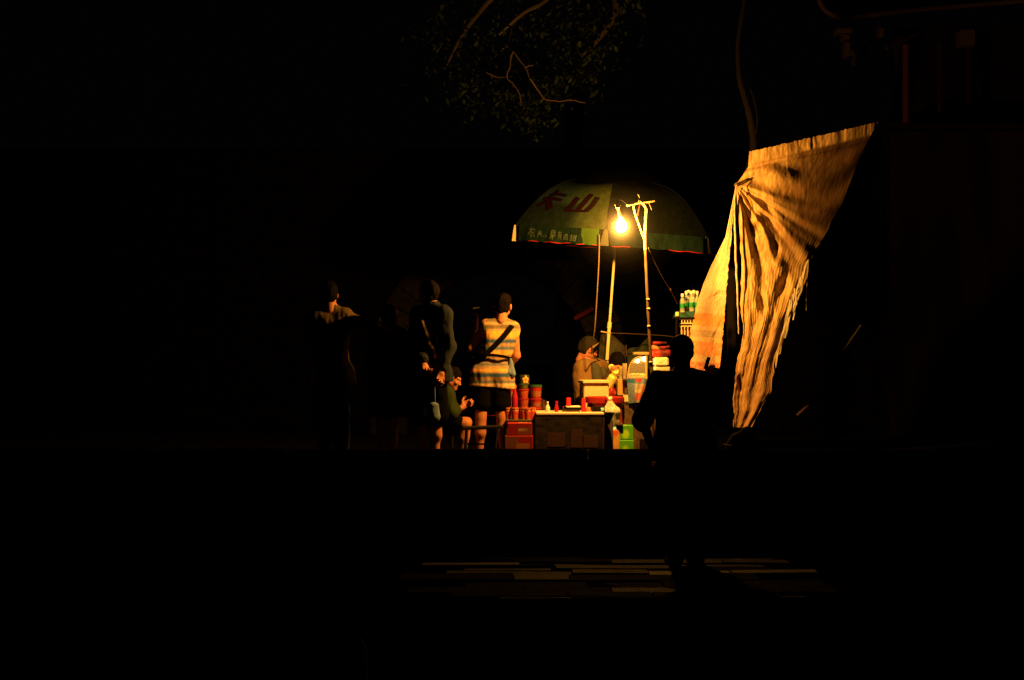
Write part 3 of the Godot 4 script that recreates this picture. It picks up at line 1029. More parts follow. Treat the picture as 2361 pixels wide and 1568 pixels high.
# ---------------------------------------------------------------- setting
func build_setting() -> void:
	var b := MB.new()
	b.box(xf(Vector3(0, -0.25, -16.35 - 40)), Vector3(120, 0.5, 80), 0.01)
	struct("stall_terrace", b, M.earth)
	# low terrace wall between the stall and the pavement below, with cap stones
	b = MB.new()
	b.box(xf(Vector3(0, -0.13, -16.235)), Vector3(80, 0.74, 0.23), 0.01)
	var wall := whole("terrace_wall", b, M.dark_stone, "low dark stone wall along the front of the stall terrace", "wall", Vector3(0, -0.45, -16.235))
	rng.seed = 3
	var x := -7.0
	while x < 7.0:
		var w := rng.randf_range(0.75, 1.15)
		b = MB.new()
		b.box(xf(Vector3(x + w / 2, 0.277 + rng.randf_range(-0.003, 0.003), -16.222), 0, rng.randf_range(-0.003, 0.003)), Vector3(w - 0.012, 0.07, 0.262), 0.012)
		part("cap_stone", b, M.black_stone, wall)
		x += w
	# the pavement below, its near edge a step; the slabs that catch the light are laid one by one
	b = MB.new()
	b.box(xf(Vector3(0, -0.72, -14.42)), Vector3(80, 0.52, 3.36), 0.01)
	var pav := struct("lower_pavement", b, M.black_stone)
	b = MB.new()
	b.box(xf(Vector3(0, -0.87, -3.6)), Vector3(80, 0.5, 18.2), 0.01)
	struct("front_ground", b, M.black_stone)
	rng.seed = 8
	var shared := []
	for k in 5:
		b = MB.new()
		b.box(xf(Vector3.ZERO), Vector3(1, 0.06, 1), 0.003)
		shared.append(b.mesh())
	var z := -16.08
	while z < -12.8:
		var lit_row := z > -15.4 and z < -14.2  # rows with paler stones: a pool of lamplight painted into the paving
		var dz := rng.randf_range(0.1, 0.19) if lit_row else rng.randf_range(0.2, 0.4)
		dz = minf(dz, -12.76 - z)
		x = -3.4 + rng.randf() * 0.5
		var row := rng.randf_range(-0.006, 0.006)
		while x < 3.4:
			var w := rng.randf_range(0.35, 0.9)
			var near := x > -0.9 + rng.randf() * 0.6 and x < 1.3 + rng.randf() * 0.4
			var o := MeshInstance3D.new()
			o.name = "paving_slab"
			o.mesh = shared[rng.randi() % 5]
			o.material_override = ([M.slab_d, M.slab_b, M.slab_b, M.slab_c][rng.randi() % 4] if lit_row else [M.slab_d, M.slab_d, M.slab_d, M.slab_b][rng.randi() % 4]) if near else M.slab_a
			o.transform = Transform3D(Basis.from_euler(Vector3(rng.randf_range(-0.03, 0.03), rng.randf_range(-0.01, 0.01), rng.randf_range(-0.012, 0.012))).scaled_local(Vector3(w - 0.008, 1, dz - 0.008)), Vector3(x + w / 2, -0.476 + row + rng.randf_range(-0.008, 0.008), z + dz / 2))
			pav.add_child(o, true)
			x += w
		z += dz
	# stone arch behind the stall
	var ad := 25.0
	var c := at(1150, 838, ad)
	var ri := 212 * px(ad)
	var t := thing("stone_archway", "dark stone arch behind the customers, its curve faintly lit under the umbrella", "archway", Vector3(c.x, 0, c.z))
	b = MB.new()
	var poly := PackedVector2Array([Vector2(-7, 0), Vector2(-7, 3.6), Vector2(6, 3.6), Vector2(6, 0), Vector2(ri + 0.46, 0)])
	for k in 21:
		var a := PI * k / 20.0
		poly.append(Vector2(cos(a) * (ri + 0.46), c.y + sin(a) * (ri + 0.46)))
	poly.append(Vector2(-ri - 0.46, 0))
	b.extrude(poly, xf(Vector3(c.x, 0, c.z - 0.35)), 0.6)
	part("wall", b, M.black_stone, t)
	for k in 19:
		b = MB.new()
		var a0 := PI * k / 19.0 + 0.006
		var a1 := PI * (k + 1) / 19.0 - 0.006
		var ro := ri + 0.455
		b.extrude(PackedVector2Array([Vector2(cos(a0), sin(a0)) * ri, Vector2(cos(a0), sin(a0)) * ro, Vector2(cos(a1), sin(a1)) * ro, Vector2(cos(a1), sin(a1)) * ri]), xf(c - Vector3(0, 0, 0.32 - 0.01 * (k % 3))), 0.62)
		part("arch_stone", b, M.arch_stone if k % 2 else M.arch_stone_2, t)
	for s in [-1.0, 1.0]:
		for k in 3:
			b = MB.new()
			b.box(xf(Vector3(c.x + s * (ri + 0.23), c.y * (k + 0.5) / 3.0, c.z - 0.32)), Vector3(0.455, c.y / 3.0 - 0.012, 0.62), 0.01)
			part("jamb_stone", b, M.arch_stone, t)
	b = MB.new()
	b.box(xf(at(1346, 723, ad - 0.01), 0, 0.5), Vector3(0.27, 0.05, 0.004), 0.001)
	whole("red_paper_strip", b, M.paper_red, "faded red paper strip pasted aslant on the stone arch", "paper strip", at(1346, 723, ad - 0.01))
	build_pavilion()
	build_trees()

func build_pavilion() -> void:
	var d := 24.5
	var k := px(d)
	var t := thing("wooden_pavilion", "old wooden pavilion with red columns and an upturned eave at upper right", "pavilion", Vector3(at(2250, 0, d).x, 0, -d - 1.0))
	var b := MB.new()
	slab(b, 2052, 292, 2900, 1006, d + 0.3, 2.5)
	part("lower_wall", b, M.dark_wood, t)
	b = MB.new()
	slab(b, 2040, 284, 2920, 296, d - 0.1, 3.0)
	part("floor_beam", b, M.dark_wood, t)
	b = MB.new()
	slab(b, 2060, 60, 2900, 284, d + 1.6, 0.3)
	part("upper_wall", b, M.dark_wood, t)
	for q in [[2089, 104, 8.0, d], [2166, 100, 8.0, d + 0.7], [2236, 90, 8.0, d + 1.2], [2420, 90, 8.5, d]]:
		b = MB.new()
		turned(b, q[0], 284, q[3], [[q[2] * 1.25, 0], [q[2] * 1.2, 5], [q[2], 8], [q[2] * 0.97, 284 - q[1]]], 16)
		part("column", b, M.column_red if q[0] == 2089 else M.column_dim, t)
	# eaves curling up at the corner
	b = MB.new()
	b.tube(curve(path([[1886, -40, d - 0.5], [1890, 2, d - 0.5], [1906, 26, d - 0.5], [1936, 38, d - 0.45], [1980, 37, d - 0.35], [2040, 30, d - 0.2], [2140, 20, d], [2500, -10, d]]), 6), 6.0 * k, 8)
	part("eave_edge", b, M.pale_wood, t)
	b = MB.new()
	var pts := PackedVector3Array(); var uv := PackedVector2Array()
	var low := curve(path([[1886, -40, d - 0.5], [1890, 2, d - 0.5], [1906, 26, d - 0.5], [1936, 38, d - 0.45], [1980, 37, d - 0.35], [2040, 30, d - 0.2], [2140, 20, d], [2500, -10, d]]), 6)
	for i in 5:
		for j in low.size():
			pts.append(low[j] + Vector3(0.6 * i / 4.0, 1.3 * pow(i / 4.0, 1.4), -2.2 * i / 4.0))
			uv.append(Vector2(j * 0.2, i * 0.3))
	b.grid(pts, 5, low.size(), Vector3(0, 1, 1), uv)
	part("roof", b, M.dark_wood, t)
	for q in [[1930, 64, 1966, 76], [1944, 78, 1960, 90], [1950, 96, 1962, 128], [1966, 112, 2000, 124], [1972, 128, 1982, 146], [2024, 62, 2040, 84], [2216, 66, 2250, 104]]:
		b = MB.new()
		slab(b, q[0], q[1], q[2], q[3], d - 0.1, 0.3, 0.012)
		part("bracket", b, M.pale_wood, t)
	b = MB.new()
	b.bar(at(1966, 122, d - 0.1), at(2012, 96, d + 0.1), 0.03, 0.03, 8)
	part("bracket_arm", b, M.pale_wood, t)
	b = MB.new()
	b.bar(at(2044, 112, d - 0.15), at(2160, 56, d + 0.5), 0.022, 0.022, 8)
	part("rail", b, M.pale_wood, t)

func leaf_mesh() -> ArrayMesh:
	var b := MB.new()
	var up := Vector3(0, 0, 1)
	var row := []
	for i in 5:
		var f := i / 4.0
		var w := 0.5 * sin(PI * pow(f, 0.8)) * 0.42
		row.append([Vector3(-w, f, 0.05 * sin(f * 3)), Vector3(0, f, -0.03 + 0.08 * sin(f * 3)), Vector3(w, f, 0.05 * sin(f * 3))])
	for i in 4:
		for s in 2:
			b.quad(row[i][s], row[i][s + 1], row[i + 1][s + 1], row[i + 1][s], up, false)
	return b.mesh()

func build_trees() -> void:
	var t := thing("leafy_tree", "dark leafy tree overhead with a few bare twigs catching the light", "tree", Vector3(at(1300, 0, 26.4).x, 0, -26.4))
	var b := MB.new()
	b.tube(curve(path([[1300, 1010, 26.4], [1310, 500, 26.2], [1340, 100, 25.0], [1400, -160, 23.4]]), 8), PackedFloat32Array(range(25).map(func(i): return 0.16 - 0.003 * i)), 12)
	part("trunk", b, M.bark_black, t)
	for q in [[[1430, -160, 22.9], [1330, -70, 22.2], [1255, 0, 21.4], [1212, 25, 21.0], [1180, 52, 20.9], [1150, 80, 20.9]], [[1400, -110, 22.7], [1420, 20, 22.4], [1380, 90, 22.3], [1340, 130, 22.3]], [[1330, -70, 22.2], [1180, -40, 22.3], [1080, 60, 22.4], [1030, 150, 22.5]]]:
		b = MB.new()
		var p := curve(path(q), 6)
		b.tube(p, PackedFloat32Array(range(p.size()).map(func(i): return lerpf(0.05, 0.012, float(i) / (p.size() - 1)))), 8)
		part("limb", b, M.bark, t)
	for q in [[[1180, 60, 20.9], [1172, 105, 20.6], [1183, 119, 20.5], [1201, 142, 20.5], [1211, 156, 20.5], [1222, 181, 20.5]], [[1183, 119, 20.5], [1178, 131, 20.5], [1176, 152, 20.5], [1169, 177, 20.5], [1182, 193, 20.5], [1195, 211, 20.5], [1200, 228, 20.5], [1202, 244, 20.5]], [[1169, 177, 20.5], [1150, 178, 20.6], [1136, 174, 20.6], [1120, 166, 20.6]], [[1222, 181, 20.5], [1238, 205, 20.6], [1256, 228, 20.6], [1277, 232, 20.6], [1293, 234, 20.6], [1316, 231, 20.6], [1349, 237, 20.6]], [[1211, 156, 20.5], [1220, 152, 20.5], [1230, 150, 20.5]], [[1172, 105, 20.6], [1160, 112, 20.6], [1154, 118, 20.7]]]:
		b = MB.new()
		rng.seed = int(q[0][0]) + int(q[-1][1])
		var p := curve(path(q), 5)
		for i in p.size():
			p[i] += Vector3(rng.randf_range(-1, 1), rng.randf_range(-1, 1), rng.randf_range(-1, 1)) * 0.004
		b.tube(p, PackedFloat32Array(range(p.size()).map(func(i): return lerpf(0.0085, 0.004, float(i) / (p.size() - 1)))), 6)
		part("twig", b, M.twig, t)
	var mm := MultiMesh.new()
	mm.transform_format = MultiMesh.TRANSFORM_3D
	mm.use_colors = true
	mm.mesh = leaf_mesh()
	rng.seed = 21
	var put := []
	var cl := [[1060, 150, 22.3, 70], [1100, 215, 22.2, 50], [1130, 120, 22.6, 60], [1180, 240, 21.8, 40], [1230, 262, 21.6, 34], [1265, 215, 21.9, 36], [1300, 130, 22.4, 70], [1370, 80, 22.3, 55], [1350, 160, 22.6, 50], [1240, 70, 22.4, 70], [1020, 60, 22.6, 60], [1160, -10, 22.5, 80], [1320, 0, 22.5, 90], [1420, 30, 22.6, 60], [1210, 190, 22.4, 45]]
	for c in cl:
		for i in 190:
			var o := Vector3(rng.randfn(), rng.randfn(), rng.randfn()) * 0.42
			var p: Vector3 = at(c[0], c[1], c[2]) + o * c[3] * px(c[2]) * 1.6
			var sz := rng.randf_range(0.05, 0.1)
			put.append([Transform3D(Basis.from_euler(Vector3(rng.randf_range(-2.6, -0.4), rng.randf() * TAU, rng.randf_range(-0.6, 0.6))).scaled(Vector3.ONE * sz), p - t.position), rng.randf_range(0.4, 1.5)])
	mm.instance_count = put.size()
	for i in put.size():
		mm.set_instance_transform(i, put[i][0])
		var s: float = put[i][1]
		mm.set_instance_color(i, Color(0.008 * s, 0.014 * s, 0.005 * s))
	var o := MultiMeshInstance3D.new()
	o.name = "crown"
	o.multimesh = mm
	o.material_override = M.leaf
	o.set_meta("kind", "stuff")
	t.add_child(o)
	# the slender tree behind the gap in the tarpaulin
	t = thing("slender_tree", "slender bare tree standing behind the gap between the two hung sheets", "tree", Vector3(at(1688, 0, 21.6).x, 0, -21.6))
	b = MB.new()
	var p := curve(path([[1688, 1038, 21.6], [1689, 870, 21.6], [1687, 700, 21.6], [1692, 560, 21.6], [1716, 430, 21.6], [1737, 345, 21.6], [1729, 270, 21.5], [1714, 215, 21.5], [1705, 178, 21.5], [1702, 100, 21.6], [1716, 0, 21.7], [1722, -80, 21.7]]), 6)
	b.tube(p, PackedFloat32Array(range(p.size()).map(func(i): return lerpf(0.062, 0.016, float(i) / (p.size() - 1)) + 0.003 * sin(i * 2.1))), 10)
	part("trunk", b, M.bark_dim, t)
	b = MB.new()
	b.tube(curve(path([[1735, 330, 21.6], [1746, 290, 21.5], [1742, 245, 21.5], [1730, 205, 21.5]]), 6), 0.008, 6)
	part("twig", b, M.bark_dim, t)

# ---------------------------------------------------------------- the lamp and its stand
func build_lamp() -> void:
	var bp := at(1432, 523, LAMP_D)
	var t := thing("light_bulb", "glowing round bulb hanging by its cord from the forked stick", "light bulb", bp)
	var b := MB.new()
	b.lathe([Vector2(0, -0.056), Vector2(0.024, -0.051), Vector2(0.043, -0.037), Vector2(0.055, -0.012), Vector2(0.056, 0.012), Vector2(0.046, 0.04), Vector2(0.028, 0.063), Vector2(0.018, 0.08), Vector2(0.016, 0.09)], xf(bp), 24)
	part("glass", b, M.bulb_glow, t)
	b = MB.new()
	var ax := (at(1419, 470, LAMP_D) - at(1433, 490, LAMP_D)).normalized()
	var h0 := bp + Vector3(0, 0.088, 0)
	var h1 := at(1426, 481, LAMP_D)
	b.tube(PackedVector3Array([h0, h0 + (h1 - h0) * 0.45, h1, h1 + ax * 0.03]), [0.02, 0.021, 0.015, 0.017], 12)
	b.bar(at(1418, 471, LAMP_D), at(1424, 480, LAMP_D - 0.02), 0.006, 0.009, 8)
	b.bar(at(1429, 472, LAMP_D), at(1426, 480, LAMP_D - 0.02), 0.005, 0.008, 8)
	part("lamp_holder", b, M.brass, t)
	b = MB.new()
	b.tube(curve([h1 + ax * 0.02, at(1424, 462, LAMP_D + 0.02), at(1434, 462, LAMP_D + 0.06), at(1448, 472, LAMP_D + 0.12), at(1462, 470, LAMP_D + 0.22)], 6), 0.004, 6)
	part("cord", b, M.black_cloth, t)
	var l := OmniLight3D.new()
	l.name = "bulb_light"
	l.position = Vector3.ZERO
	l.light_color = WARM
	l.light_energy = LAMP_POWER
	l.light_size = 0.045
	l.omni_range = 60
	l.omni_attenuation = 2.0
	l.shadow_enabled = true
	t.add_child(l)
	var halo := thing("bulb_halo", "thin haze added round the bulb to give it a glow", "halo", bp)
	halo.set_meta("kind", "stuff")
	for q in [[0.16, 0.02], [0.2, 0.011], [0.25, 0.0075], [0.31, 0.005], [0.38, 0.0033], [0.47, 0.002], [0.58, 0.0012], [0.72, 0.0007], [0.9, 0.0004], [1.15, 0.0002]]:  # nested fog spheres added to give the bulb a lens-like glow
		var fog := FogVolume.new()
		fog.name = "halo_shell"
		fog.shape = RenderingServer.FOG_VOLUME_SHAPE_ELLIPSOID
		fog.size = Vector3.ONE * q[0]
		var fm := FogMaterial.new()
		fm.density = q[1]
		fm.albedo = Color(1, 1, 1)
		fog.material = fm
		halo.add_child(fog, true)
	# forked stick
	var d := LAMP_D + 0.35
	t = thing("forked_pole", "peeled forked stick standing upright that carries the hanging bulb", "pole", at(1506, 1046, d))
	rng.seed = 77
	b = MB.new()
	var p := curve(path([[1507, 1046, d], [1503, 870, d], [1499, 800, d], [1493, 690, d], [1489, 600, d], [1487, 550, d], [1489, 500, d], [1490, 482, d], [1484, 472, d - 0.02], [1476, 466, d - 0.05]]), 7)
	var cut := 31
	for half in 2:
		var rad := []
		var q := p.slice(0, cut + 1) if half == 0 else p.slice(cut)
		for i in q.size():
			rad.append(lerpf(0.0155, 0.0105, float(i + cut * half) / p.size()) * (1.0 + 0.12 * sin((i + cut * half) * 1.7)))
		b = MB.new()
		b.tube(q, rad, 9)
		part(["shaded_shaft", "lit_shaft"][half], b, [M.shaded_shaft, M.stick][half], t)  # lower length takes a darker colour: its shadow is painted in
	for q in [[1495, 712], [1496, 752], [1494, 690], [1500, 835]]:
		b = MB.new()
		b.lathe([Vector2(0, -0.012), Vector2(0.013, -0.006), Vector2(0.017, 0.0), Vector2(0.012, 0.008), Vector2(0, 0.012)], xf(at(q[0], q[1], d - 0.01)), 8)
		part("knot", b, M.stick, t)
	b = MB.new()
	b.tube(curve(path([[1487, 556, d], [1480, 538, d - 0.01], [1472, 515, d - 0.02], [1464, 492, d - 0.04], [1460, 474, d - 0.06]]), 6), PackedFloat32Array(range(25).map(func(i): return 0.0085 + 0.0008 * sin(i * 1.3))), 8)
	part("brace", b, M.stick, t)
	b = MB.new()
	b.tube(curve(path([[1446, 474, d - 0.14], [1458, 471, d - 0.1], [1474, 468, d - 0.05], [1490, 466, d], [1508, 463, d + 0.06]]), 6), PackedFloat32Array(range(25).map(func(i): return 0.0098 + 0.0012 * sin(i * 0.9))), 8)
	part("crossbar", b, M.stick, t)
	b = MB.new()
	b.tube(path([[1476, 470, d - 0.05], [1473, 480, d - 0.07], [1470, 498, d - 0.06]]), [0.003, 0.005, 0.007], 6)
	part("hanging_tag", b, M.paper_red, t)
	for q in [[[1490, 470], [1489, 478], [1491, 488]], [[1496, 468], [1500, 478], [1503, 484]], [[1472, 466], [1474, 456], [1471, 448]]]:
		b = MB.new()
		b.tube(curve(path([[q[0][0], q[0][1], d], [q[1][0], q[1][1], d - 0.02], [q[2][0], q[2][1], d - 0.03]]), 4), 0.003, 5)
		part("wire_tie", b, M.rope, t)
	# guy line from the pole down to the right
	b = MB.new()
	b.tube(curve(path([[1495, 572, d], [1508, 600, d + 0.15], [1528, 640, d + 0.4], [1545, 668, d + 0.6], [1562, 700, d + 0.9]]), 6), 0.0042, 6)
	t = thing("guy_line", "thin slack line running from the forked stick down to the right", "rope", at(1545, 668, d + 0.6))
	part("line", b, M.rope, t)
	b = MB.new()
	b.lathe([Vector2(0, -0.012), Vector2(0.011, 0), Vector2(0, 0.012)], xf(at(1546, 668, d + 0.6)), 8)
	part("knot", b, M.rope, t)

# ---------------------------------------------------------------- the stall
func cup(x: float, y: float, d: float, w: float, h: float, m: Material, label: String, group: String, called := "noodle_cup", lid: Material = null) -> void:
	var r := w / 2
	var b := MB.new()
	var foot := turned(b, x, y, d, [[0, 0], [r * 0.76, 0], [r * 0.78, h * 0.04], [r * 0.95, h * 0.84]], 20)
	var t := thing(called, label, "cup" if called == "noodle_cup" else "tub", foot, group)
	part("cup_wall", b, m, t)
	b = MB.new()
	turned(b, x, y, d, [[r * 0.95, h * 0.84], [r * 1.02, h * 0.86], [r * 1.03, h * 0.9], [r * 0.97, h * 0.92], [r * 0.97, h], [0, h * 0.99]], 20)
	part("lid", b, lid if lid else M.lid_pale, t)

func bottle(called: String, x: float, y: float, d: float, h: float, w: float, m: Material, capm: Material, label: String, group := "", neck := 0.4) -> Node3D:
	var r := w / 2
	var b := MB.new()
	var foot := turned(b, x, y, d, [[0, 0], [r * 0.92, 0], [r, h * 0.05], [r, h * 0.42], [r * 0.92, h * 0.5], [r * neck, h * 0.72], [r * neck * 0.85, h * 0.86]], 16)
	var t := thing(called, label, "bottle", foot, group)
	part("bottle_body", b, m, t)
	b = MB.new()
	turned(b, x, y, d, [[0, h * 0.85], [r * neck * 1.25, h * 0.85], [r * neck * 1.2, h * 0.98], [0, h]], 12)
	part("cap", b, capm, t)
	return t

func build_stall() -> void:
	var b := MB.new()
	var t: Node3D
	# low table in front, with a cloth-dark front
	t = thing("stall_table", "low wooden stall table with a pale top and dark panelled front", "table", at(1315, 1058, 19.6))
	b = MB.new()
	slab(b, 1236, 951.5, 1393, 957.5, 19.28, 0.62, 0.006)
	part("tabletop", b, M.table_top, t)
	b = MB.new()
	slab(b, 1233, 958, 1388, 1064, 19.284, 0.5, 0.006)
	part("front_panel", b, M.table_front, t)
	b = MB.new()
	b.bar(at(1391.5, 962, 19.29), at(1390, 1064, 19.29), 0.011, 0.011, 6)
	part("corner_post", b, M.post_red, t)
	b = MB.new()
	slab(b, 1392, 968, 1414, 1062, 19.6, 0.3, 0.005)
	part("side_panel", b, M.table_side, t)
	for q in [[1262, 998, 1302, 1030], [1316, 990, 1342, 1032], [1346, 1004, 1378, 1032]]:
		b = MB.new()
		slab(b, q[0], q[1], q[2], q[3], 19.281, 0.003, 0.001)
		part("faded_poster", b, M.poster, t)
	# shelf with noodle cups, boxes under it
	t = thing("cup_shelf", "narrow dark shelf board under the noodle cups", "shelf", at(1205, 1058, 19.9))
	b = MB.new()
	slab(b, 1166, 968, 1236, 972, 19.62, 0.5, 0.004)
	part("board", b, M.metal_dark, t)
	for q in [[1169, 19.66], [1231, 19.66], [1169, 20.05], [1231, 20.05]]:
		b = MB.new()
		b.bar(at(q[0], 972, q[1]), Vector3(at(q[0], 972, q[1]).x, 0, -q[1]), 0.012, 0.012, 8)
		part("leg", b, M.metal_dark, t)
	var boxes := [[1170, 976, 1227, 1003.5, 19.2, "box_red_a", "upper red carton with pale print, under the cup shelf"], [1164, 1005, 1229, 1036, 19.185, "box_red_b", "lower red carton with a brown picture, under the cup shelf"], [1158, 1038, 1228, 1062, 19.18, "box_red_b", "bottom red carton resting on the ground under the cup shelf"]]
	for q in boxes:
		b = MB.new()
		var f := slab(b, q[0], q[1], q[2], q[3], q[4], 0.3, 0.004)
		whole("carton", b, M[q[5]], q[6], "carton", f, "cartons under the cup shelf")
	var gr := "instant noodle cups on the shelf"
	cup(1187, 968, 19.72, 19, 29, M.cup_red, "single noodle cup at the left on the cup shelf's front edge", gr)
	cup(1208, 968, 19.72, 20, 29, M.cup_red, "middle noodle cup on the cup shelf's front edge", gr)
	cup(1226, 968, 19.72, 20, 29, M.cup_red, "right noodle cup on the cup shelf's front edge", gr)
	cup(1171, 968, 19.75, 17, 29, M.cup_red, "noodle cup half hidden behind the striped man's shorts", gr)
	gr = "stacked noodle tubs behind the cups"
	cup(1207, 968, 19.92, 26, 29, M.tub_red, "bottom tub of the tall stack behind the cups", gr, "noodle_tub", M.lid_red)
	cup(1207, 940, 19.92, 25.5, 22, M.tub_red, "second tub of the tall stack behind the cups", gr, "noodle_tub", M.lid_red)
	cup(1207, 918.5, 19.92, 25, 22, M.tub_red, "third tub of the tall stack, below the green lid", gr, "noodle_tub", M.lid_red)
	cup(1207, 897, 19.92, 24, 11.5, M.tub_green, "flat green tub between the red tubs and the top tin", gr, "noodle_tub", M.lid_green)
	b = MB.new()
	var f := turned(b, 1209, 886, 19.92, [[0, 0], [11.5, 0], [11.5, 20], [10.5, 21.5], [0, 21.5]], 20)
	whole("snack_tin", b, M.tin, "dark green tin with an orange flower on top of the tall stack", "tin", f)
	cup(1235, 968, 19.95, 29, 29, M.tub_red, "bottom tub of the right-hand stack", gr, "noodle_tub", M.lid_red)
	cup(1235.5, 940, 19.95, 28, 22, M.tub_red_2, "middle tub of the right-hand stack", gr, "noodle_tub", M.lid_red)
	cup(1235.5, 918.5, 19.95, 29, 31, M.tub_red_2, "top tub of the right-hand stack with a green lid", gr, "noodle_tub", M.lid_green)
	cup(1176, 968, 20.0, 27, 29, M.tub_red_2, "bottom tub of the stack nearest the striped man", gr, "noodle_tub", M.lid_red)
	cup(1176, 940, 20.0, 26, 22, M.tub_red, "middle tub of the stack nearest the striped man", gr, "noodle_tub", M.lid_red)
	cup(1176, 918.5, 20.0, 26, 27, M.tub_red_2, "top tub of the stack nearest the striped man", gr, "noodle_tub", M.lid_green)
	cup(1217, 968, 19.7, 17, 27, M.cup_red, "front noodle cup standing between the middle and right cups", "instant noodle cups on the shelf")
	bottle("sauce_bottle", 1187, 940, 19.85, 53, 14, M.sauce_red, M.lid_pale, "tall red sauce bottle left of the tall tub stack", "", 0.5)
	b = MB.new()
	f = turned(b, 1163, 968, 20.0, [[0, 0], [9, 0], [9.5, 78], [8.5, 80], [0, 80]], 16)
	whole("snack_canister", b, M.tin_print, "tall dark canister at the back left of the cup shelf", "canister", f)
	b = MB.new()
	f = turned(b, 1252, 968, 20.0, [[0, 0], [8, 0], [8, 32], [5, 40], [5, 46], [0, 47]], 14)
	whole("dark_jar", b, M.jar_dark, "dim brown jar right of the tub stacks", "jar", f)
	# on the table
	bottle("sauce_bottle", 1262.5, 952.5, 19.55, 27, 11, M.plastic_white, M.plastic_white, "white sauce bottle with a tapering spout on the stall table", "", 0.38)
	bottle("sauce_bottle", 1283, 952.5, 19.5, 28, 9.5, M.sauce_red, M.sauce_red, "short red sauce bottle beside the white one", "", 0.62)
	b = MB.new()
	f = turned(b, 1310.5, 937.5, 19.62, [[0, 0], [5.2, 0], [5.2, 18.5], [4.6, 20.5], [0, 20.5]], 16)
	b.lathe([Vector2(0.006, 0), Vector2(0.006, 0.01)], xf(f), 6)
	whole("red_bottle", b, M.red_bright, "red cylindrical bottle standing on the black tray", "bottle", f)
	b = MB.new()
	f = turned(b, 1345.5, 952.5, 19.5, [[0, 0], [6.4, 0], [6.2, 5], [4.9, 12], [4.7, 32], [4.2, 34], [0, 34]], 16)
	whole("red_bottle", b, M.red_bright, "tall red bottle in front of the yellow foam box", "bottle", f)
	bottle("soy_bottle", 1299, 952.5, 19.55, 16, 6, M.jar_dark, M.sauce_red, "tiny dark bottle left of the black tray", "", 0.5)
	t = thing("food_tray", "black tray with a pale rim lying on a basket of noodles", "tray", at(1322, 952.5, 19.6))
	b = MB.new()
	slab(b, 1305, 939.5, 1339, 945, 19.5, 0.3, 0.006)
	part("tray", b, M.black_gloss, t)
	b = MB.new()
	slab(b, 1306, 937.5, 1339, 939.2, 19.49, 0.32, 0.003)
	part("rim", b, M.plastic_white, t)
	b = MB.new()
	slab(b, 1307, 945.3, 1337, 952.4, 19.52, 0.26, 0.01)
	part("basket", b, M.noodles, t)
	b = MB.new()
	f = turned(b, 1356.5, 952, 19.6, [[0, 0], [4.8, 0], [5.6, 2], [5.6, 11], [4.6, 13], [0, 13]], 16)
	whole("spice_jar", b, M.jar_orange, "small orange jar between the tall red bottle and the black pot", "jar", f)
	t = thing("black_pot", "black cooking pot with a pale handle tab on the table corner", "pot", at(1380, 952, 19.6))
	b = MB.new()
	turned(b, 1379, 951.5, 19.6, [[0, 0], [15, 0], [16, 3], [15.5, 13.5], [14, 14.5], [0, 14.5]], 24)
	part("pot_body", b, M.black_gloss, t)
	b = MB.new()
	slab(b, 1385.5, 940.5, 1392.5, 948, 19.52, 0.02, 0.01)
	part("tab", b, M.plastic_blue_white, t)
	b = MB.new()
	slab(b, 1350, 949.5, 1392, 952.3, 19.5, 0.05, 0.004)
	whole("flat_board", b, M.black_gloss, "black flat board lying along the table edge before the pot", "board", at(1371, 952.3, 19.5))
	b = MB.new()
	var q2 := []
	for p in [[0, 0], [15, 0], [16, 3], [27, 27], [28, 28], [26.5, 28], [15, 4], [0, 3]]:
		q2.append(Vector2(p[0] * px(19.45), p[1] * px(19.45)))
	b.lathe(q2, xf(at(1391, 979, 19.45)), 24)
	whole("wok", b, M.black_gloss, "black flared pan hanging over the right end of the table", "pan", at(1391, 979, 19.45))
	# the tied plastic bag: a soft lump with ears
	var fd := field()
	var bd := 19.75
	for q in [[1399, 972, 1396, 946, 0.03, 0.036], [1410, 975, 1412, 950, 0.05, 0.06], [1422, 972, 1424, 944, 0.03, 0.026], [1420, 948, 1410, 930, 0.05, 0.03], [1398, 948, 1406, 930, 0.045, 0.03], [1409, 934, 1406, 919, 0.03, 0.013], [1407, 921, 1398, 912, 0.011, 0.007], [1407, 921, 1418, 914, 0.013, 0.011], [1408, 921, 1411, 911, 0.012, 0.009]]:
		fd.c(at(q[0], q[1], bd + 0.03 * sin(q[0])), at(q[2], q[3], bd), q[4], q[5], 0.025)
	fd.crease = 0.034
	fd.crease_scale = Vector3(7, 4, 7)
	t = thing("plastic_bag", "white plastic bag with red print, tied at the top, beside the black pan", "bag", at(1409, 979, bd))
	garment("bag_body", fd, M.bag_print, t, 0.008)
	# snack packet and green carton under it
	t = thing("snack_packet", "orange and pale blue snack packet standing left of the green carton", "packet", at(1417, 1060, 19.7))
	fd = field()
	fd.c(at(1416, 996, 19.75), at(1418, 1048, 19.75), 0.038, 0.034, 0.03)
	fd.c(at(1411, 994, 19.75), at(1413, 1050, 19.75), 0.034, 0.03, 0.03)
	fd.c(at(1423, 992, 19.75), at(1424, 1046, 19.75), 0.026, 0.03, 0.03)
	fd.crease = 0.008
	garment("pouch", fd, M.packet, t, 0.008)
	b = MB.new()
	f = slab(b, 1427, 981, 1460, 1014, 19.74, 0.2, 0.006, 0.06)
	whole("carton", b, M.green_box, "upper bright green carton with a yellow patch, beside the snack packet", "carton", f, "green cartons beside the cart")
	b = MB.new()
	f = slab(b, 1428, 1015, 1463, 1062, 19.72, 0.22, 0.006, -0.04)
	whole("carton", b, M.green_box, "lower green carton that the other green carton stands on", "carton", f, "green cartons beside the cart")
	b = MB.new()
	f = slab(b, 1420, 976.5, 1436, 981, 19.7, 0.2, 0.003, 0.05)
	whole("flat_board", b, M.table_side, "small brown board lying over the snack packet and green carton", "board", f)
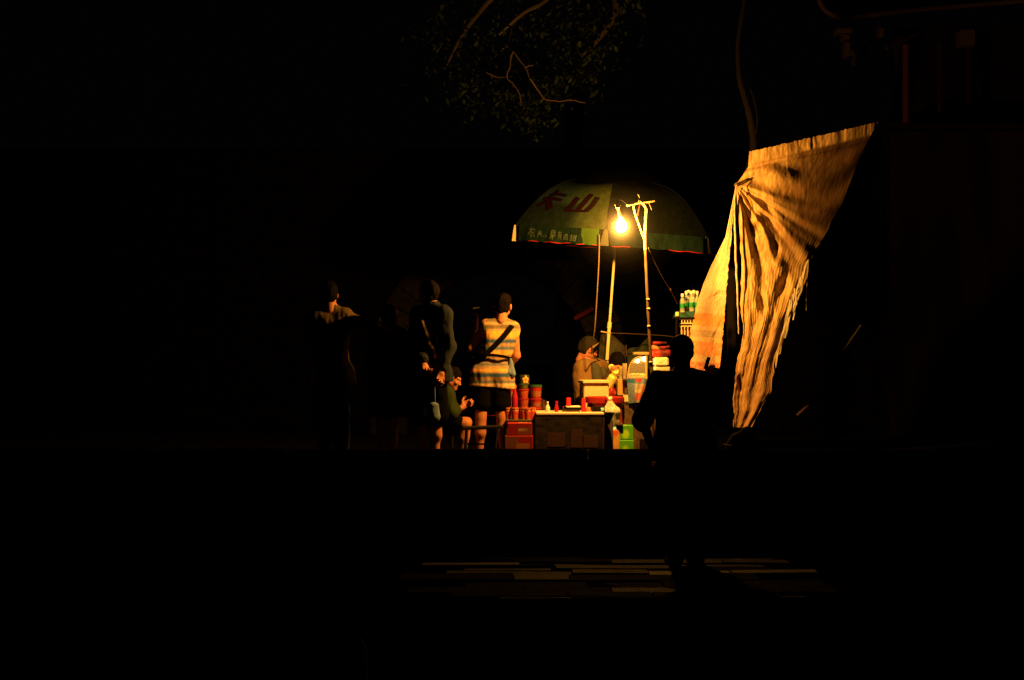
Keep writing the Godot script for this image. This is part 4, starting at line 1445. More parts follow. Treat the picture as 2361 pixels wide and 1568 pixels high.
	# red plastic table with the foam box behind it
	t = thing("red_plastic_table", "round red plastic table with cut-out sides behind the plastic bag", "table", at(1394, 1064, 19.98))
	b = MB.new()
	var k := px(19.98)
	b.lathe([Vector2(0, 0.012), Vector2(43 * k, 0.012), Vector2(45.5 * k, 0.004), Vector2(46 * k, -0.02), Vector2(45 * k, -0.05), Vector2(43.5 * k, -0.05), Vector2(43.5 * k, 0), Vector2(0, 0)], xf(at(1394, 917, 19.98)), 32)
	part("tabletop", b, M.plastic_red, t)
	for a in [0.6, 1.9, 3.6, 4.9]:
		b = MB.new()
		var c := at(1394, 922, 19.98) + Vector3(cos(a), 0, sin(a)) * 41 * k
		b.box(Transform3D(Basis(Vector3.UP, -a) * Basis(Vector3(0, 0, 1), 0.06), Vector3(c.x * 1.0, 0.3, c.z)), Vector3(0.02, 0.6, 0.09), 0.006)
		part("leg", b, M.plastic_red, t)
	t = thing("foam_box", "yellowish foam box with a lid, behind the red plastic table", "box", at(1372, 962, 20.35))
	b = MB.new()
	slab(b, 1342, 884, 1401, 962, 20.2, 0.34, 0.012, 0.1)
	part("box_body", b, M.foam, t)
	b = MB.new()
	slab(b, 1340, 877, 1402, 884.5, 20.17, 0.38, 0.01, 0.1)
	part("lid", b, M.foam, t)
	b = MB.new()
	f = slab(b, 1336, 963, 1408, 1060, 20.2, 0.4, 0.006)
	whole("wooden_crate", b, M.dark_wood, "dark wooden crate under the yellowish foam box", "crate", f)
	# the cart
	t = thing("food_cart", "brown wooden food cart carrying the glass warmer", "cart", at(1500, 1056, 20.3))
	b = MB.new()
	slab(b, 1436, 932, 1600, 1056, 20.05, 0.7, 0.01)
	part("cart_body", b, M.cart_brown, t)
	b = MB.new()
	slab(b, 1440, 876, 1560, 932, 20.1, 0.6, 0.008)
	part("upper_body", b, M.cart_brown, t)
	b = MB.new()
	slab(b, 1436, 873, 1566, 877.5, 20.04, 0.7, 0.004)
	part("counter", b, M.metal_dark, t)
	b = MB.new()
	slab(b, 1437, 911, 1449, 926, 20.03, 0.006, 0.002)
	part("paper_slip", b, M.foam, t)
	# printed sack hung on the front
	t = thing("printed_sack", "grey-blue sack with red print hanging on the cart under the glass warmer", "sack", at(1468, 930, 19.97))
	b = MB.new()
	var pts := PackedVector3Array(); var uv := PackedVector2Array()
	for i in 15:
		for j in 17:
			var v := i / 14.0
			var u := j / 16.0
			pts.append(at(lerpf(1445 + 4.5 * v, 1492 - 5 * v, u), lerpf(874, 930 - 3.5 * u, v), 20.02 - 0.05 * sin(PI * u) * (0.6 + 0.4 * sin(PI * v)) + 0.006 * sin(u * 19 + v * 5)))
			uv.append(Vector2(u, v))
	b.grid(pts, 15, 17, Vector3(0, 0, 1), uv)
	part("front", b, M.sack, t)
	b = MB.new()
	for i in pts.size():
		pts[i].z = -20.035
	b.grid(pts, 15, 17, Vector3(0, 0, -1), uv)
	part("back", b, M.cart_brown, t)
	build_warmer()
	build_clutter()

func build_warmer() -> void:
	var d := 20.12
	var t := thing("glass_warmer", "curved glass food warmer with a lit lamp inside, on the cart", "food warmer", at(1470, 873, 20.3))
	var arc := [[1447, 873], [1448, 862], [1450, 850], [1454, 839], [1460, 830], [1467, 824.5], [1476, 821.5], [1490, 820]]
	for dd in [d, d + 0.4]:
		var b := MB.new()
		b.tube(curve(arc.map(func(q): return at(q[0], q[1], dd)), 5), 0.006, 6)
		b.bar(at(1490.5, 873, dd), at(1490.5, 819, dd), 0.011, 0.011, 8)
		part("frame", b, M.brass, t)
		b = MB.new()
		var poly := PackedVector2Array()
		var o := at(1470, 873, dd)
		for q in arc:
			var p := at(q[0], q[1], dd)
			poly.append(Vector2(p.x - o.x, p.y - o.y))
		poly.append(Vector2(at(1490, 873, dd).x - o.x, 0))
		b.extrude(poly, xf(o), 0.004)
		part("side_pane", b, M.pane, t)
	var b := MB.new()
	var pts := PackedVector3Array(); var uv := PackedVector2Array()
	var c := curve(arc.map(func(q): return at(q[0], q[1], d)), 4)
	for i in c.size():
		for j in 2:
			pts.append(c[i] + Vector3(0, 0, -0.4 * j - 0.002))
			uv.append(Vector2(j, float(i) / c.size()))
	b.grid(pts, c.size(), 2, Vector3(-1, 1, 0), uv)
	part("curved_pane", b, M.pane, t)
	b = MB.new()
	slab(b, 1464, 812, 1497, 819, d - 0.02, 0.46, 0.006)
	slab(b, 1461, 813.5, 1470, 818, d - 0.03, 0.05, 0.006)
	part("roof", b, M.brass_pale, t)
	b = MB.new()
	slab(b, 1450, 868, 1489, 872.5, d + 0.03, 0.34, 0.004)
	part("tray", b, M.brass_pale, t)
	b = MB.new()
	slab(b, 1452, 838, 1489, 867, d + 0.36, 0.02, 0.004)
	part("back_plate", b, M.dark_wood, t)
	rng.seed = 4
	for k in 7:
		var fd := field()
		var p := at(1454 + k * 5.2, 866 - 1.5 * (k % 2), d + 0.12 + 0.05 * (k % 3))
		fd.c(p - Vector3(0.012, 0, 0), p + Vector3(0.014, 0.004, 0.01), 0.016, 0.013, 0.01)
		var o := garment("bun", fd, M.bun, t, 0.006)
	for q in [[1470, 832.5, 0.022], [1486, 828, 0.026]]:
		b = MB.new()
		var p := at(q[0], q[1], d + 0.15)
		b.lathe([Vector2(0, -q[2]), Vector2(q[2] * 0.7, -q[2] * 0.7), Vector2(q[2], 0), Vector2(q[2] * 0.7, q[2] * 0.7), Vector2(0, q[2])], xf(p), 14)
		var o := part("warmer_bulb", b, M.bulb_small, t)
		var l := OmniLight3D.new()
		l.name = "warmer_light"
		l.position = p - t.position
		l.light_color = WARM
		l.light_energy = 0.055
		l.light_size = 0.02
		l.omni_range = 30
		l.omni_attenuation = 2.0
		l.shadow_enabled = true
		t.add_child(l, true)

func build_clutter() -> void:
	var b := MB.new()
	var f: Vector3
	# stack of clear cups left of the warmer
	for q in [[1431, 874, 30, "left"], [1440, 874, 36, "right"]]:
		b = MB.new()
		f = turned(b, q[0], q[1], 20.25, [[0, 0], [4.2, 0], [4.4, q[2] * 0.3], [4.9, q[2] * 0.32], [4.7, q[2] * 0.62], [5.1, q[2] * 0.64], [5.2, q[2]], [4.8, q[2]], [4.6, q[2] * 0.7], [0, 2]], 16)
		whole("cup_stack", b, M.cloudy_plastic, "%s stack of cloudy plastic cups beside the glass warmer" % q[3], "cups", f, "stacks of plastic cups")
	b = MB.new()
	f = slab(b, 1424, 874.5, 1446, 912, 20.15, 0.3, 0.005)
	whole("tin_box", b, M.noodles, "yellow patterned tin box under the stacks of plastic cups", "box", f)
	b = MB.new()
	f = slab(b, 1422, 912.5, 1446, 1050, 20.2, 0.3, 0.005)
	whole("plank_stand", b, M.dark_wood, "dark plank stand under the yellow tin box", "stand", f)
	# on the cart's right half: foam boxes, red packs
	var y := 873.0
	b = MB.new()
	f = slab(b, 1508, 857, 1546, 872.5, 20.3, 0.3, 0.004)
	whole("brown_carton", b, M.cart_brown, "plain brown carton under the white foam boxes on the cart", "carton", f)
	var t := thing("lunch_box", "lower white foam box behind the silhouetted man's head", "box", at(1526, 856.5, 20.4), "white foam boxes on the cart")
	b = MB.new()
	slab(b, 1509, 845, 1545, 856.5, 20.3, 0.3, 0.012)
	part("box_body", b, M.foam_dim, t)
	t = thing("lunch_box", "upper white foam box with dark print behind the silhouetted man's head", "box", at(1526, 844, 20.4), "white foam boxes on the cart")
	b = MB.new()
	slab(b, 1509, 824, 1542, 844.5, 20.28, 0.3, 0.016)
	part("box_body", b, M.foam_print, t)
	rng.seed = 15
	for q in [[1504, 806, 1545, 823.5, 20.3, 0.05], [1503, 795, 1526, 807, 20.32, -0.25], [1520, 798, 1546, 806, 20.36, 0.12], [1504, 788, 1540, 795, 20.4, 0.03]]:
		var fd := field()
		var c0 := at(q[0] + 4, (q[1] + q[3]) / 2, q[4] + 0.08)
		var c1 := at(q[2] - 4, (q[1] + q[3]) / 2 - q[5] * 20, q[4] + 0.08)
		var r: float = (q[3] - q[1]) * 0.5 * px(20.3)
		fd.c(c0, c1, r, r * 0.95, 0.02)
		fd.crease = 0.014
		t = thing("snack_pack", ["wide dark red snack pack lying on the white foam box", "left red snack pack in the middle layer", "right red snack pack in the middle layer", "topmost dark snack pack on the red heap"][rng.randi() * 0 + [806, 795, 798, 788].find(int(q[1]))], "packet", Vector3((c0.x + c1.x) / 2, c0.y - r, c0.z), "heap of red snack packs")
		garment("pouch", fd, [M.pack_red, M.pack_mixed][int(q[1]) % 2], t, 0.008)
	# rack post behind with crate, bottles, baskets
	t = thing("storage_rack", "dark metal rack behind the left tarpaulin with bottles on top", "rack", at(1590, 1050, 20.5))
	for q in [1560, 1640]:
		for dd in [20.3, 20.65]:
			b = MB.new()
			b.bar(Vector3(at(q, 0, dd).x, 0, -dd), at(q, 731, dd), 0.012, 0.012, 8)
			part("post", b, M.dark_wood, t)
	for yy in [732.0, 784.0, 850.0]:
		b = MB.new()
		slab(b, 1556, yy, 1644, yy + 3, 20.28, 0.4, 0.003)
		part("shelf", b, M.dark_wood, t)
	t = thing("bottle_crate", "dark green crate holding the green-labelled water bottles", "crate", at(1598, 731.5, 20.45))
	b = MB.new()
	var k := px(20.35)
	var o := at(1585, 731.5, 20.35)
	b.extrude(PackedVector2Array([Vector2(-29 * k, 0), Vector2(50 * k, 0), Vector2(52 * k, 13.5 * k), Vector2(-24 * k, 13.5 * k)]), xf(o - Vector3(0, 0, 0.12)), 0.24)
	part("crate_body", b, M.crate_green, t)
	b = MB.new()
	slab(b, 1557.5, 719.5, 1565, 729, 20.33, 0.01, 0.002)
	part("label", b, M.crate_label, t)
	var i := 0
	for q in [[1573.5, 720, 20.32], [1582.5, 718, 20.42], [1594.5, 718, 20.36], [1607.5, 718, 20.36], [1588, 716, 20.46], [1600, 716, 20.46], [1620, 718, 20.36]]:
		var h := 47.0 if q[2] > 20.35 else 43.0
		b = MB.new()
		f = turned(b, q[0], q[1], q[2], [[0, 0], [5.2, 0], [5.5, 2], [5.5, 10]], 14)
		t = thing("water_bottle", ["leftmost green-labelled water bottle on the green crate", "second green-labelled water bottle from the left", "third green-labelled water bottle from the left", "water bottle half hidden by the left tarpaulin's edge", "back row water bottle behind the second and third", "back row water bottle behind the third", "water bottle hidden deepest behind the tarpaulin"][i], "bottle", f, "water bottles on the green crate")
		i += 1
		part("bottle_foot", b, M.clear_plastic, t)
		b = MB.new()
		turned(b, q[0], q[1], q[2], [[5.6, 9.5], [5.7, 10], [5.7, 20], [5.6, 20.5]], 14)
		part("label_band", b, M.label_green, t)
		b = MB.new()
		turned(b, q[0], q[1], q[2], [[5.5, 20], [5.5, 24], [4.6, 30], [2.6, h - 9], [2.3, h - 7]], 14)
		part("bottle_shoulder", b, M.clear_plastic, t)
		b = MB.new()
		turned(b, q[0], q[1], q[2], [[0, h - 7], [3.4, h - 7], [3.4, h - 0.8], [2.8, h], [0, h]], 12)
		part("cap", b, M.plastic_white, t)
	# wire baskets below the crate
	var bi := 0
	for q in [[1571, 735, 1600, 747], [1570, 751, 1602, 783]]:
		t = thing("white_basket", ["small white slotted basket just below the green crate", "larger pale basket of goods on the rack's second shelf"][bi], "basket", at((q[0] + q[2]) / 2.0, q[3], 20.4), "pale baskets on the rack")
		bi += 1
		for yy in [q[1], q[3] - 2.5]:
			b = MB.new()
			slab(b, q[0], yy, q[2], yy + 2.5, 20.3, 0.25, 0.003)
			part("rim", b, M.foam, t)
		for j in 5:
			b = MB.new()
			var xx: float = lerpf(q[0] + 0.2, q[2] - 2.2, j / 4.0)
			slab(b, xx, q[1] + 2, xx + 2.0, q[3] - 2, 20.305, 0.012, 0.002)
			part("slat", b, M.foam, t)
		b = MB.new()
		slab(b, q[0] + 3, q[1] + 4, q[2] - 2, q[3] - 2, 20.36, 0.16, 0.01)
		part("contents", b, M.pack_mixed, t)
	# horizontal stick over the vendors, and the hung brown cloth
	t = thing("bamboo_rod", "thin horizontal stick above the vendors, its left end lit", "stick", at(1470, 770, 20.7))
	b = MB.new()
	b.tube(curve(path([[1386, 764.5, 20.5], [1397, 766.5, 20.53], [1408, 768, 20.55]]), 5), 0.0075, 7)
	part("lit_end", b, M.stick, t)  # paler end: lamplight on the rod put into the colour
	b = MB.new()
	b.tube(curve(path([[1408, 768, 20.55], [1460, 770, 20.7], [1530, 774, 20.9], [1560, 778, 21.0]]), 6), 0.0045, 7)
	part("rod", b, M.shaded_shaft, t)
	var pts := PackedVector3Array(); var uv := PackedVector2Array()
	var lf := [[1386, 770], [1384, 780], [1382, 800], [1380, 830], [1378, 870]]
	var rt := [[1409, 770], [1420, 779], [1442, 800], [1444, 815], [1438, 870]]
	noise.frequency = 0.02
	for a in 40:
		var v := a / 39.0
		var l := along(lf, v)
		var r := along(rt, v)
		for j in 30:
			var u := j / 29.0
			var q := l.lerp(r, u)
			pts.append(at(q.x, q.y, 21.75 - 0.1 * sin(PI * u) - 0.03 * sin(u * 14 + v * 4) * v + 0.03 * noise.get_noise_2d(q.x * 2, q.y * 2)))
			uv.append(Vector2(u, v))
	b = MB.new()
	b.grid(pts, 40, 30, Vector3(0, 0, 1), uv)
	whole("brown_cloth", b, M.cloth_brown, "brown cloth draped in a peak behind the vendors", "cloth", at(1410, 870, 21.7))
	pts = PackedVector3Array(); uv = PackedVector2Array()
	for a in 12:
		for j in 20:
			var u := j / 19.0
			var v := a / 11.0
			pts.append(at(lerpf(1440, 1502, u), lerpf(lerpf(828, 792, u) - 14, 850, v) - (1 - v) * 4 * sin(u * 9), 21.0 + 0.05 * sin(u * 7)))
			uv.append(Vector2(u, v))
	b = MB.new()
	b.grid(pts, 12, 20, Vector3(0, 0, 1), uv)
	whole("olive_cloth", b, M.cloth_olive, "dim olive cloth sloping up behind the glass warmer", "cloth", at(1470, 850, 21.0))
	b = MB.new()
	b.bar(at(1444.5, 822, 20.85), at(1443.5, 795, 20.85), 0.008, 0.008, 6)
	whole("thin_stake", b, M.post_red, "short reddish stake before the olive cloth", "stake", at(1444, 822, 20.85))
	# bench in front of the striped man
	t = thing("wooden_bench", "low dark bench before the striped man's legs", "bench", at(1112, 1070, 19.2))
	b = MB.new()
	b.box(xf((at(1066, 988, 19.2) + at(1160, 986, 19.2)) * 0.5 - Vector3(0, 0, 0.1), 0, 0.03), Vector3(94 * px(19.2), 0.03, 0.22), 0.008)
	part("seat", b, M.black_wood, t)
	for q in [[1076, 1070, 19.15], [1146, 1138, 19.15], [1076, 1072, 19.35], [1146, 1142, 19.35]]:
		b = MB.new()
		b.bar(at(q[0], 990, q[2]), Vector3(at(q[1], 990, q[2]).x, 0, -q[2]), 0.016, 0.014, 7)
		part("leg", b, M.black_wood, t)
	b = MB.new()
	b.bar(at(1074, 1024, 19.25), at(1142, 1024, 19.25), 0.01, 0.01, 6)
	part("stretcher", b, M.black_wood, t)
	# red basin seen between the striped man's legs
	b = MB.new()
	f = turned(b, 1133, 985, 20.2, [[0, 0], [15, 0], [18, 26], [19, 27], [17, 26], [14, 3], [0, 3]], 20)
	whole("red_basin", b, M.pack_red, "dark red basin seen between the striped man's legs", "basin", f)
	b = MB.new()
	f = slab(b, 1112, 986, 1156, 1062, 20.15, 0.35, 0.006)
	whole("dark_crate", b, M.black_wood, "dark crate under the red basin behind the striped man", "crate", f)
	# dark sack at the foot of the tarpaulin, on the wall
	var fd := field()
	fd.c(at(1690, 1040, 16.3), at(1722, 1044, 16.3), 0.06, 0.07, 0.05)
	fd.c(at(1712, 1020, 16.3), at(1722, 1006, 16.3), 0.11, 0.075, 0.06)
	fd.c(at(1706, 1030, 16.28), at(1728, 996, 16.3), 0.09, 0.035, 0.05)
	fd.crease = 0.02
	t = thing("dark_sack", "dark lumpy sack on the terrace wall at the tarpaulin's foot", "sack", Vector3(at(1712, 0, 16.3).x, 0.31, -16.3))
	garment("sack_body", fd, M.black_cloth, t, 0.01)
	b = MB.new()
	b.tube(curve(path([[1669, 1026, 16.25], [1684, 1029, 16.2], [1700, 1036, 16.2], [1716, 1037, 16.2], [1732, 1034, 16.25]]), 6), 0.009, 6)
	whole("plastic_strip", b, M.twig, "crumpled pale strip lying along the wall before the dark sack", "strip", at(1700, 1036, 16.2))
	# cone-shaped covered thing right of the green carton
	b = MB.new()
	f = turned(b, 1493, 1012, 20.0, [[0, 0], [11, 0], [10, 4], [7, 14], [4, 26], [3, 34], [0, 36]], 14)
	whole("cone_shade", b, M.cloth_brown, "dim brown cone seen between the silhouetted man's arm and body", "cone", f)
	b = MB.new()
	slab(b, 1476, 1013, 1520, 1062, 19.95, 0.25, 0.005)
	whole("low_stool", b, M.dark_wood, "dark low stool under the brown cone", "stool", at(1498, 1062, 20.0))
	# leaning bamboo and post far right, bollard in front
	b = MB.new()
	b.tube(curve(path([[1872, 1002, 20.6], [1886, 925, 20.6], [1905, 880, 20.6], [1930, 832, 20.6], [1952, 798, 20.6], [1985, 750, 20.6]]), 6), 0.0095, 7)
	whole("leaning_stick", b, M.stick_dim, "thin stick leaning to the right of the torn tarpaulin", "stick", at(1872, 1002, 20.6))
	b = MB.new()
	b.tube(curve(path([[1866, 1000, 20.5], [1868, 900, 20.5], [1869, 870, 20.5], [1871, 780, 20.5], [1873, 700, 20.5]]), 4), 0.01, 7)
	b.lathe([Vector2(0, -0.02), Vector2(0.02, 0), Vector2(0, 0.02)], xf(at(1869, 880, 20.48)), 8)
	whole("thin_post", b, M.post_red, "thin upright post with a knob right of the torn tarpaulin", "post", at(1866, 1000, 20.5))
	b = MB.new()
	b.tube(curve(path([[1838, 958, 20.7], [1862, 938, 20.7], [1890, 928, 20.7], [1922, 914, 20.7]]), 5), 0.016, 7)
	whole("curved_branch", b, M.post_red, "short reddish branch lying low at the foot of the leaning stick", "branch", at(1870, 938, 20.7))
	b = MB.new()
	f = Vector3(at(838, 0, 8.0).x, -0.62, -8.0)
	b.lathe([Vector2(0, 0), Vector2(0.034, 0), Vector2(0.03, 0.56), Vector2(0.026, 0.6), Vector2(0.014, 0.62), Vector2(0, 0.625)], xf(f, 0, 0.03), 16)
	whole("bollard", b, M.bark_dim, "dim lone post near the bottom edge at left", "post", f)

# ---------------------------------------------------------------- the people
func build_people() -> void:
	noise.seed = 9
	noise.frequency = 0.035
	noise.fractal_octaves = 3
	var J: Dictionary
	var t: Node3D
	var f: Field
	var o: MeshInstance3D
	var b: MB
	var d: float
	# 1. the man in silhouette, in front of the wall
	d = 14.7
	var s := 0.985
	J = {"ground": -0.45, "fw": Vector3(-0.1, 0, -1).normalized(), "fwd": Vector3(-0.25, -0.02, -1), "hup": Vector3(0.0, 1, 0.02), "hd": at(1571, 813, d), "nk": at(1571, 864, d), "sl": at(1522, 884, d), "sr": at(1624, 884, d), "pl": at(1578, 1030, d),
		"hl": at(1553, 1040, d), "hr": at(1604, 1040, d), "kl": at(1552, 1165, d - 0.02), "kr": at(1610, 1165, d - 0.02), "al": at(1558, 1283, d), "ar": at(1604, 1290, d - 0.05), "el": at(1482, 972, d - 0.06), "wl": at(1506, 1040, d + 0.08), "er": at(1668, 960, d + 0.04), "wr": at(1641, 880, d + 0.2), "dr": Vector3(-0.25, 1, -0.1).normalized(), "pnr": Vector3(-0.6, -0.1, 0.8), "thr": 1.0, "curl": 0.75, "dl": Vector3(0.5, -1, -0.2).normalized(), "pnl": Vector3(1, 0.2, 0)}
	t = person("person standing in black silhouette in front of the wall, one hand at the shoulder", J, s)
	f = top_field(J, s, 0.03, 0.98, at(0, 1062, d).y)
	garment("shirt", f, M.sil_cloth, t, 0.014)
	garment("trousers", leg_field(J, s, 0.02, 1.98), M.sil_cloth, t, 0.014)
	shoes(J, s, t, M.black_cloth)
	# the bag whose strap he holds at his shoulder
	var bg := thing("shoulder_bag", "dark squarish bag held up at the silhouetted person's right shoulder", "bag", at(1652, 900, d + 0.24))
	b = MB.new()
	b.box(xf(at(1650, 884, d + 0.26), 0.3, -0.16), Vector3(0.13, 0.23, 0.08), 0.014)
	part("bag_body", b, M.sil_cloth, bg)
	b = MB.new()
	b.tube(curve(path([[1627, 850, d + 0.2], [1631, 835, d + 0.18], [1635, 824, d + 0.17]]), 4), [0.017, 0.0165, 0.016, 0.0155, 0.015, 0.0145, 0.0145, 0.014, 0.012], 8)
	part("strap_end", b, M.sil_cloth, bg)

	# 2. the man in the striped sleeveless shirt, seen from behind
	d = 19.8
	s = 0.98
	J = {"ground": 0.0, "fw": Vector3(0.12, 0, -1).normalized(), "fwd": Vector3(0.18, 0.05, -1), "hup": Vector3(0.1, 1, -0.03), "hd": at(1160, 706, d), "nk": at(1154, 739, d), "sl": at(1121, 750, d), "sr": at(1185, 757, d), "pl": at(1135, 862, d),
		"hl": at(1116, 868, d), "hr": at(1152, 870, d), "kl": at(1109, 958, d - 0.02), "kr": at(1157, 958, d - 0.02), "al": at(1106, 1046, d), "ar": at(1160, 1048, d), "el": at(1087, 804, d + 0.05), "wl": at(1097, 748, d + 0.17), "dl": Vector3(0.1, 1, -0.1), "pnl": Vector3(1, 0, -0.3), "thl": 1.0, "er": at(1190, 820, d + 0.04), "wr": at(1172, 850, d + 0.24), "curl": 0.9, "slim": 0.8}
	t = person("person in a sleeveless shirt with cream, teal and grey stripes, seen from behind", J, s)
	f = top_field(J, s, 0.02, 0.0, at(0, 893, d).y, 0.06)
	# the shirt hangs wide at the hem
	f.c(at(1118, 850, d), at(1113, 902, d), 0.07, 0.076, 0.06)
	f.c(at(1153, 850, d), at(1160, 904, d), 0.07, 0.076, 0.06)
	f.c(at(1121, 760, d), at(1130, 752, d), 0.06, 0.06, 0.03)
	f.c(at(1180, 765, d), at(1170, 757, d), 0.062, 0.06, 0.03)
	f.cut(at(1108, 748, d), Basis.IDENTITY, Vector3(0.03, 0.1, 0.12), 0.01)
	f.cuts = [Plane(Vector3(-0.09, -1, 0).normalized(), Vector3(-0.09, -1, 0).normalized().dot(at(1135, 893, d)))]
	garment("shirt", f, M.striped, t, 0.009)
	garment("shorts", leg_field(J, s, 0.016, 0.68, 0.02), M.black_cloth, t, 0.011)
	shoes(J, s, t, M.black_cloth)
	b = band(curve([at(1180, 748, d + 0.04), at(1180, 752, d - 0.085), at(1162, 775, d - 0.13), at(1138, 800, d - 0.134), at(1114, 822, d - 0.124), at(1103, 830, d - 0.05)], 7), 0.05, Vector3(0, 0.1, 1), 0.006)
	part("shoulder_strap", b, M.black_cloth, t)
	b = band(curve([at(1104, 821, d - 0.03), at(1112, 819, d - 0.114), at(1137, 819, d - 0.136), at(1160, 822, d - 0.129), at(1178, 827, d - 0.05)], 7), 0.03, Vector3(0, 0, 1), 0.006)
	part("waist_strap", b, M.black_cloth, t)
	f = field()
	f.c(at(1093, 826, d + 0.02), at(1097, 846, d + 0.02), 0.045, 0.055, 0.03)
	garment("hip_bag", f, M.black_cloth, t, 0.01)
	f = field()
	f.c(at(1177, 828, d - 0.06), at(1182, 862, d - 0.07), 0.018, 0.022, 0.02)
	f.c(at(1176, 834, d - 0.05), at(1173, 858, d - 0.08), 0.015, 0.02, 0.02)
	f.crease = 0.02
	garment("hanging_cloth", f, M.cloth_grey, t, 0.008)
	var ph := thing("phone", "dark phone or cup raised in the striped person's left hand", "phone", at(1098, 722, d + 0.18))
	b = MB.new()
	b.box(xf(at(1099, 722, d + 0.2), 0.4, 0.1), Vector3(0.075, 0.12, 0.01), 0.004)
	part("case", b, M.black_gloss, ph)

	# 3. the tall figure in a dark jacket left of him
	d = 18.78
	s = 1.0
	J = {"ground": 0.0, "fw": Vector3(-0.5, 0, -0.8).normalized(), "fwd": Vector3(-0.7, 0.1, -0.75), "hup": Vector3(-0.1, 1, 0.02), "hd": at(987, 678, d), "nk": at(993, 706, d), "sl": at(965, 726, d + 0.05), "sr": at(1022, 727, d - 0.05), "pl": at(985, 862, d),
		"hl": at(970, 868, d), "hr": at(1001, 868, d), "kl": at(970, 960, d), "kr": at(1004, 960, d + 0.03), "al": at(972, 1056, d), "ar": at(1004, 1057, d), "el": at(955, 792, d), "wl": at(976, 838, d - 0.16), "er": at(1035, 800, d - 0.03), "wr": at(1018, 858, d - 0.16), "curl": 0.6, "slim": 0.88}
	t = person("tall person in a dark jacket and shorts left of the striped shirt, neck lit orange", J, s)
	garment("jacket", top_field(J, s, 0.026, 1.85, at(0, 880, d).y), M.cloth_slate, t, 0.012)
	garment("shorts", leg_field(J, s, 0.03, 0.95, 0.03), M.black_cloth, t, 0.013)
	shoes(J, s, t, M.black_cloth)
	b = band(curve([at(968, 728, d - 0.1), at(976, 745, d - 0.18), at(986, 772, d - 0.19), at(990, 790, d - 0.18), at(1000, 806, d - 0.18), at(1004, 826, d - 0.14)], 6), 0.022, Vector3(0.2, 0, 1), 0.004)
	part("bag_strap", b, M.strap_tan, t)
	bg = thing("cloth_bag", "grey cloth bag with a rumpled flap hanging by the tall person's knee", "bag", at(1000, 990, d - 0.2))
	f = field()
	f.c(at(998, 938, d - 0.2), at(1001, 962, d - 0.2), 0.05, 0.06, 0.03)
	f.c(at(1006, 936, d - 0.2), at(1006, 960, d - 0.2), 0.03, 0.04, 0.03)
	f.crease = 0.02
	garment("bag_body", f, M.cloth_grey, bg, 0.009)
	b = MB.new()
	b.tube(curve(path([[998, 860, d - 0.17], [1002, 890, d - 0.18], [1003, 930, d - 0.2]]), 5), 0.006, 6)
	part("handle", b, M.cloth_grey, bg)

	# 4. the figure at far left with an arm stretched to the right
	d = 18.97
	s = 1.0
	J = {"ground": 0.0, "fw": Vector3(0.15, 0, -1).normalized(), "fwd": Vector3(-0.3, 0.02, -1), "hup": Vector3(-0.03, 1, 0), "hd": at(757, 680, d), "nk": at(761, 708, d), "sl": at(728, 730, d), "sr": at(796, 729, d), "pl": at(764, 868, d),
		"hl": at(748, 876, d), "hr": at(780, 876, d), "kl": at(750, 964, d), "kr": at(786, 962, d - 0.04), "al": at(748, 1055, d), "ar": at(788, 1056, d + 0.02), "el": at(715, 800, d), "wl": at(722, 862, d - 0.1), "er": at(858, 764, d - 0.02), "wr": at(862, 822, d - 0.12), "dr": Vector3(0.2, -1, 0.3), "pnr": Vector3(-0.4, -1, 0), "curl": 0.35, "slim": 0.92}
	t = person("leftmost person, only neck, shoulder and outstretched arm catching the light", J, s)
	garment("shirt", top_field(J, s, 0.018, 0.75, at(0, 890, d).y), M.cloth_ochre, t, 0.012)
	f = field()
	var sa: Vector3 = (J.sr as Vector3).lerp(J.er, 0.7)
	f.c(sa, J.er, 0.068, 0.074, 0.03)
	f.c(J.er, (J.er as Vector3).lerp(J.wr, 0.4), 0.07, 0.055, 0.03)
	f.crease = 0.014
	garment("blue_sleeve", f, M.cloth_blue, t, 0.01)
	garment("trousers", leg_field(J, s, 0.02, 1.8), M.cloth_slate_dark, t, 0.013)
	shoes(J, s, t, M.black_cloth)
	bg = thing("tote_bag", "dark tote bag hanging by two yellowish straps from the leftmost person's arm", "bag", at(868, 900, d - 0.2))
	for q in [[[842, 768], [847, 782], [852, 798], [855, 815]], [[858, 774], [868, 790], [878, 806], [884, 815]]]:
		var p := []
		for w in q:
			p.append(at(w[0], w[1], d - 0.12))
		part("strap", band(curve(p, 4), 0.026, Vector3(0.5, 0, 1).normalized(), 0.004), M.strap_tan, bg)
	f = field()
	f.c(at(858, 826, d - 0.12), at(882, 826, d - 0.12), 0.03, 0.03, 0.03)
	f.c(at(858, 870, d - 0.12), at(880, 870, d - 0.12), 0.055, 0.055, 0.05)
	f.crease = 0.015
	garment("bag_body", f, M.black_cloth, bg, 0.011)

	# 5. a woman in a dark top and skirt, her bare calves dim
	d = 18.78
	s = 0.87
	J = {"ground": 0.0, "fw": Vector3(-0.1, 0, -1).normalized(), "fwd": Vector3(-0.2, 0, -1), "hup": Vector3(0, 1, 0), "hd": at(896, 732, d + 0.12), "nk": at(896, 757, d + 0.12), "sl": at(868, 773, d + 0.12), "sr": at(924, 773, d + 0.12), "pl": at(893, 892, d),
		"hl": at(878, 900, d), "hr": at(908, 900, d), "kl": at(880, 974, d), "kr": at(905, 974, d), "al": at(881, 1059, d), "ar": at(905, 1059, d), "el": at(858, 835, d + 0.1), "wl": at(868, 885, d), "er": at(934, 835, d + 0.1), "wr": at(922, 885, d), "curl": 0.5, "hairt": 0.02, "hairl": 0.05, "slim": 0.85}
	t = person("person in black with bare calves beside the leftmost person", J, s)
	garment("top", top_field(J, s, 0.016, 1.9, at(0, 900, d).y), M.black_cloth, t, 0.013)
	f = field()
	f.c(at(880, 895, d), at(874, 975, d), 0.12, 0.12, 0.06)
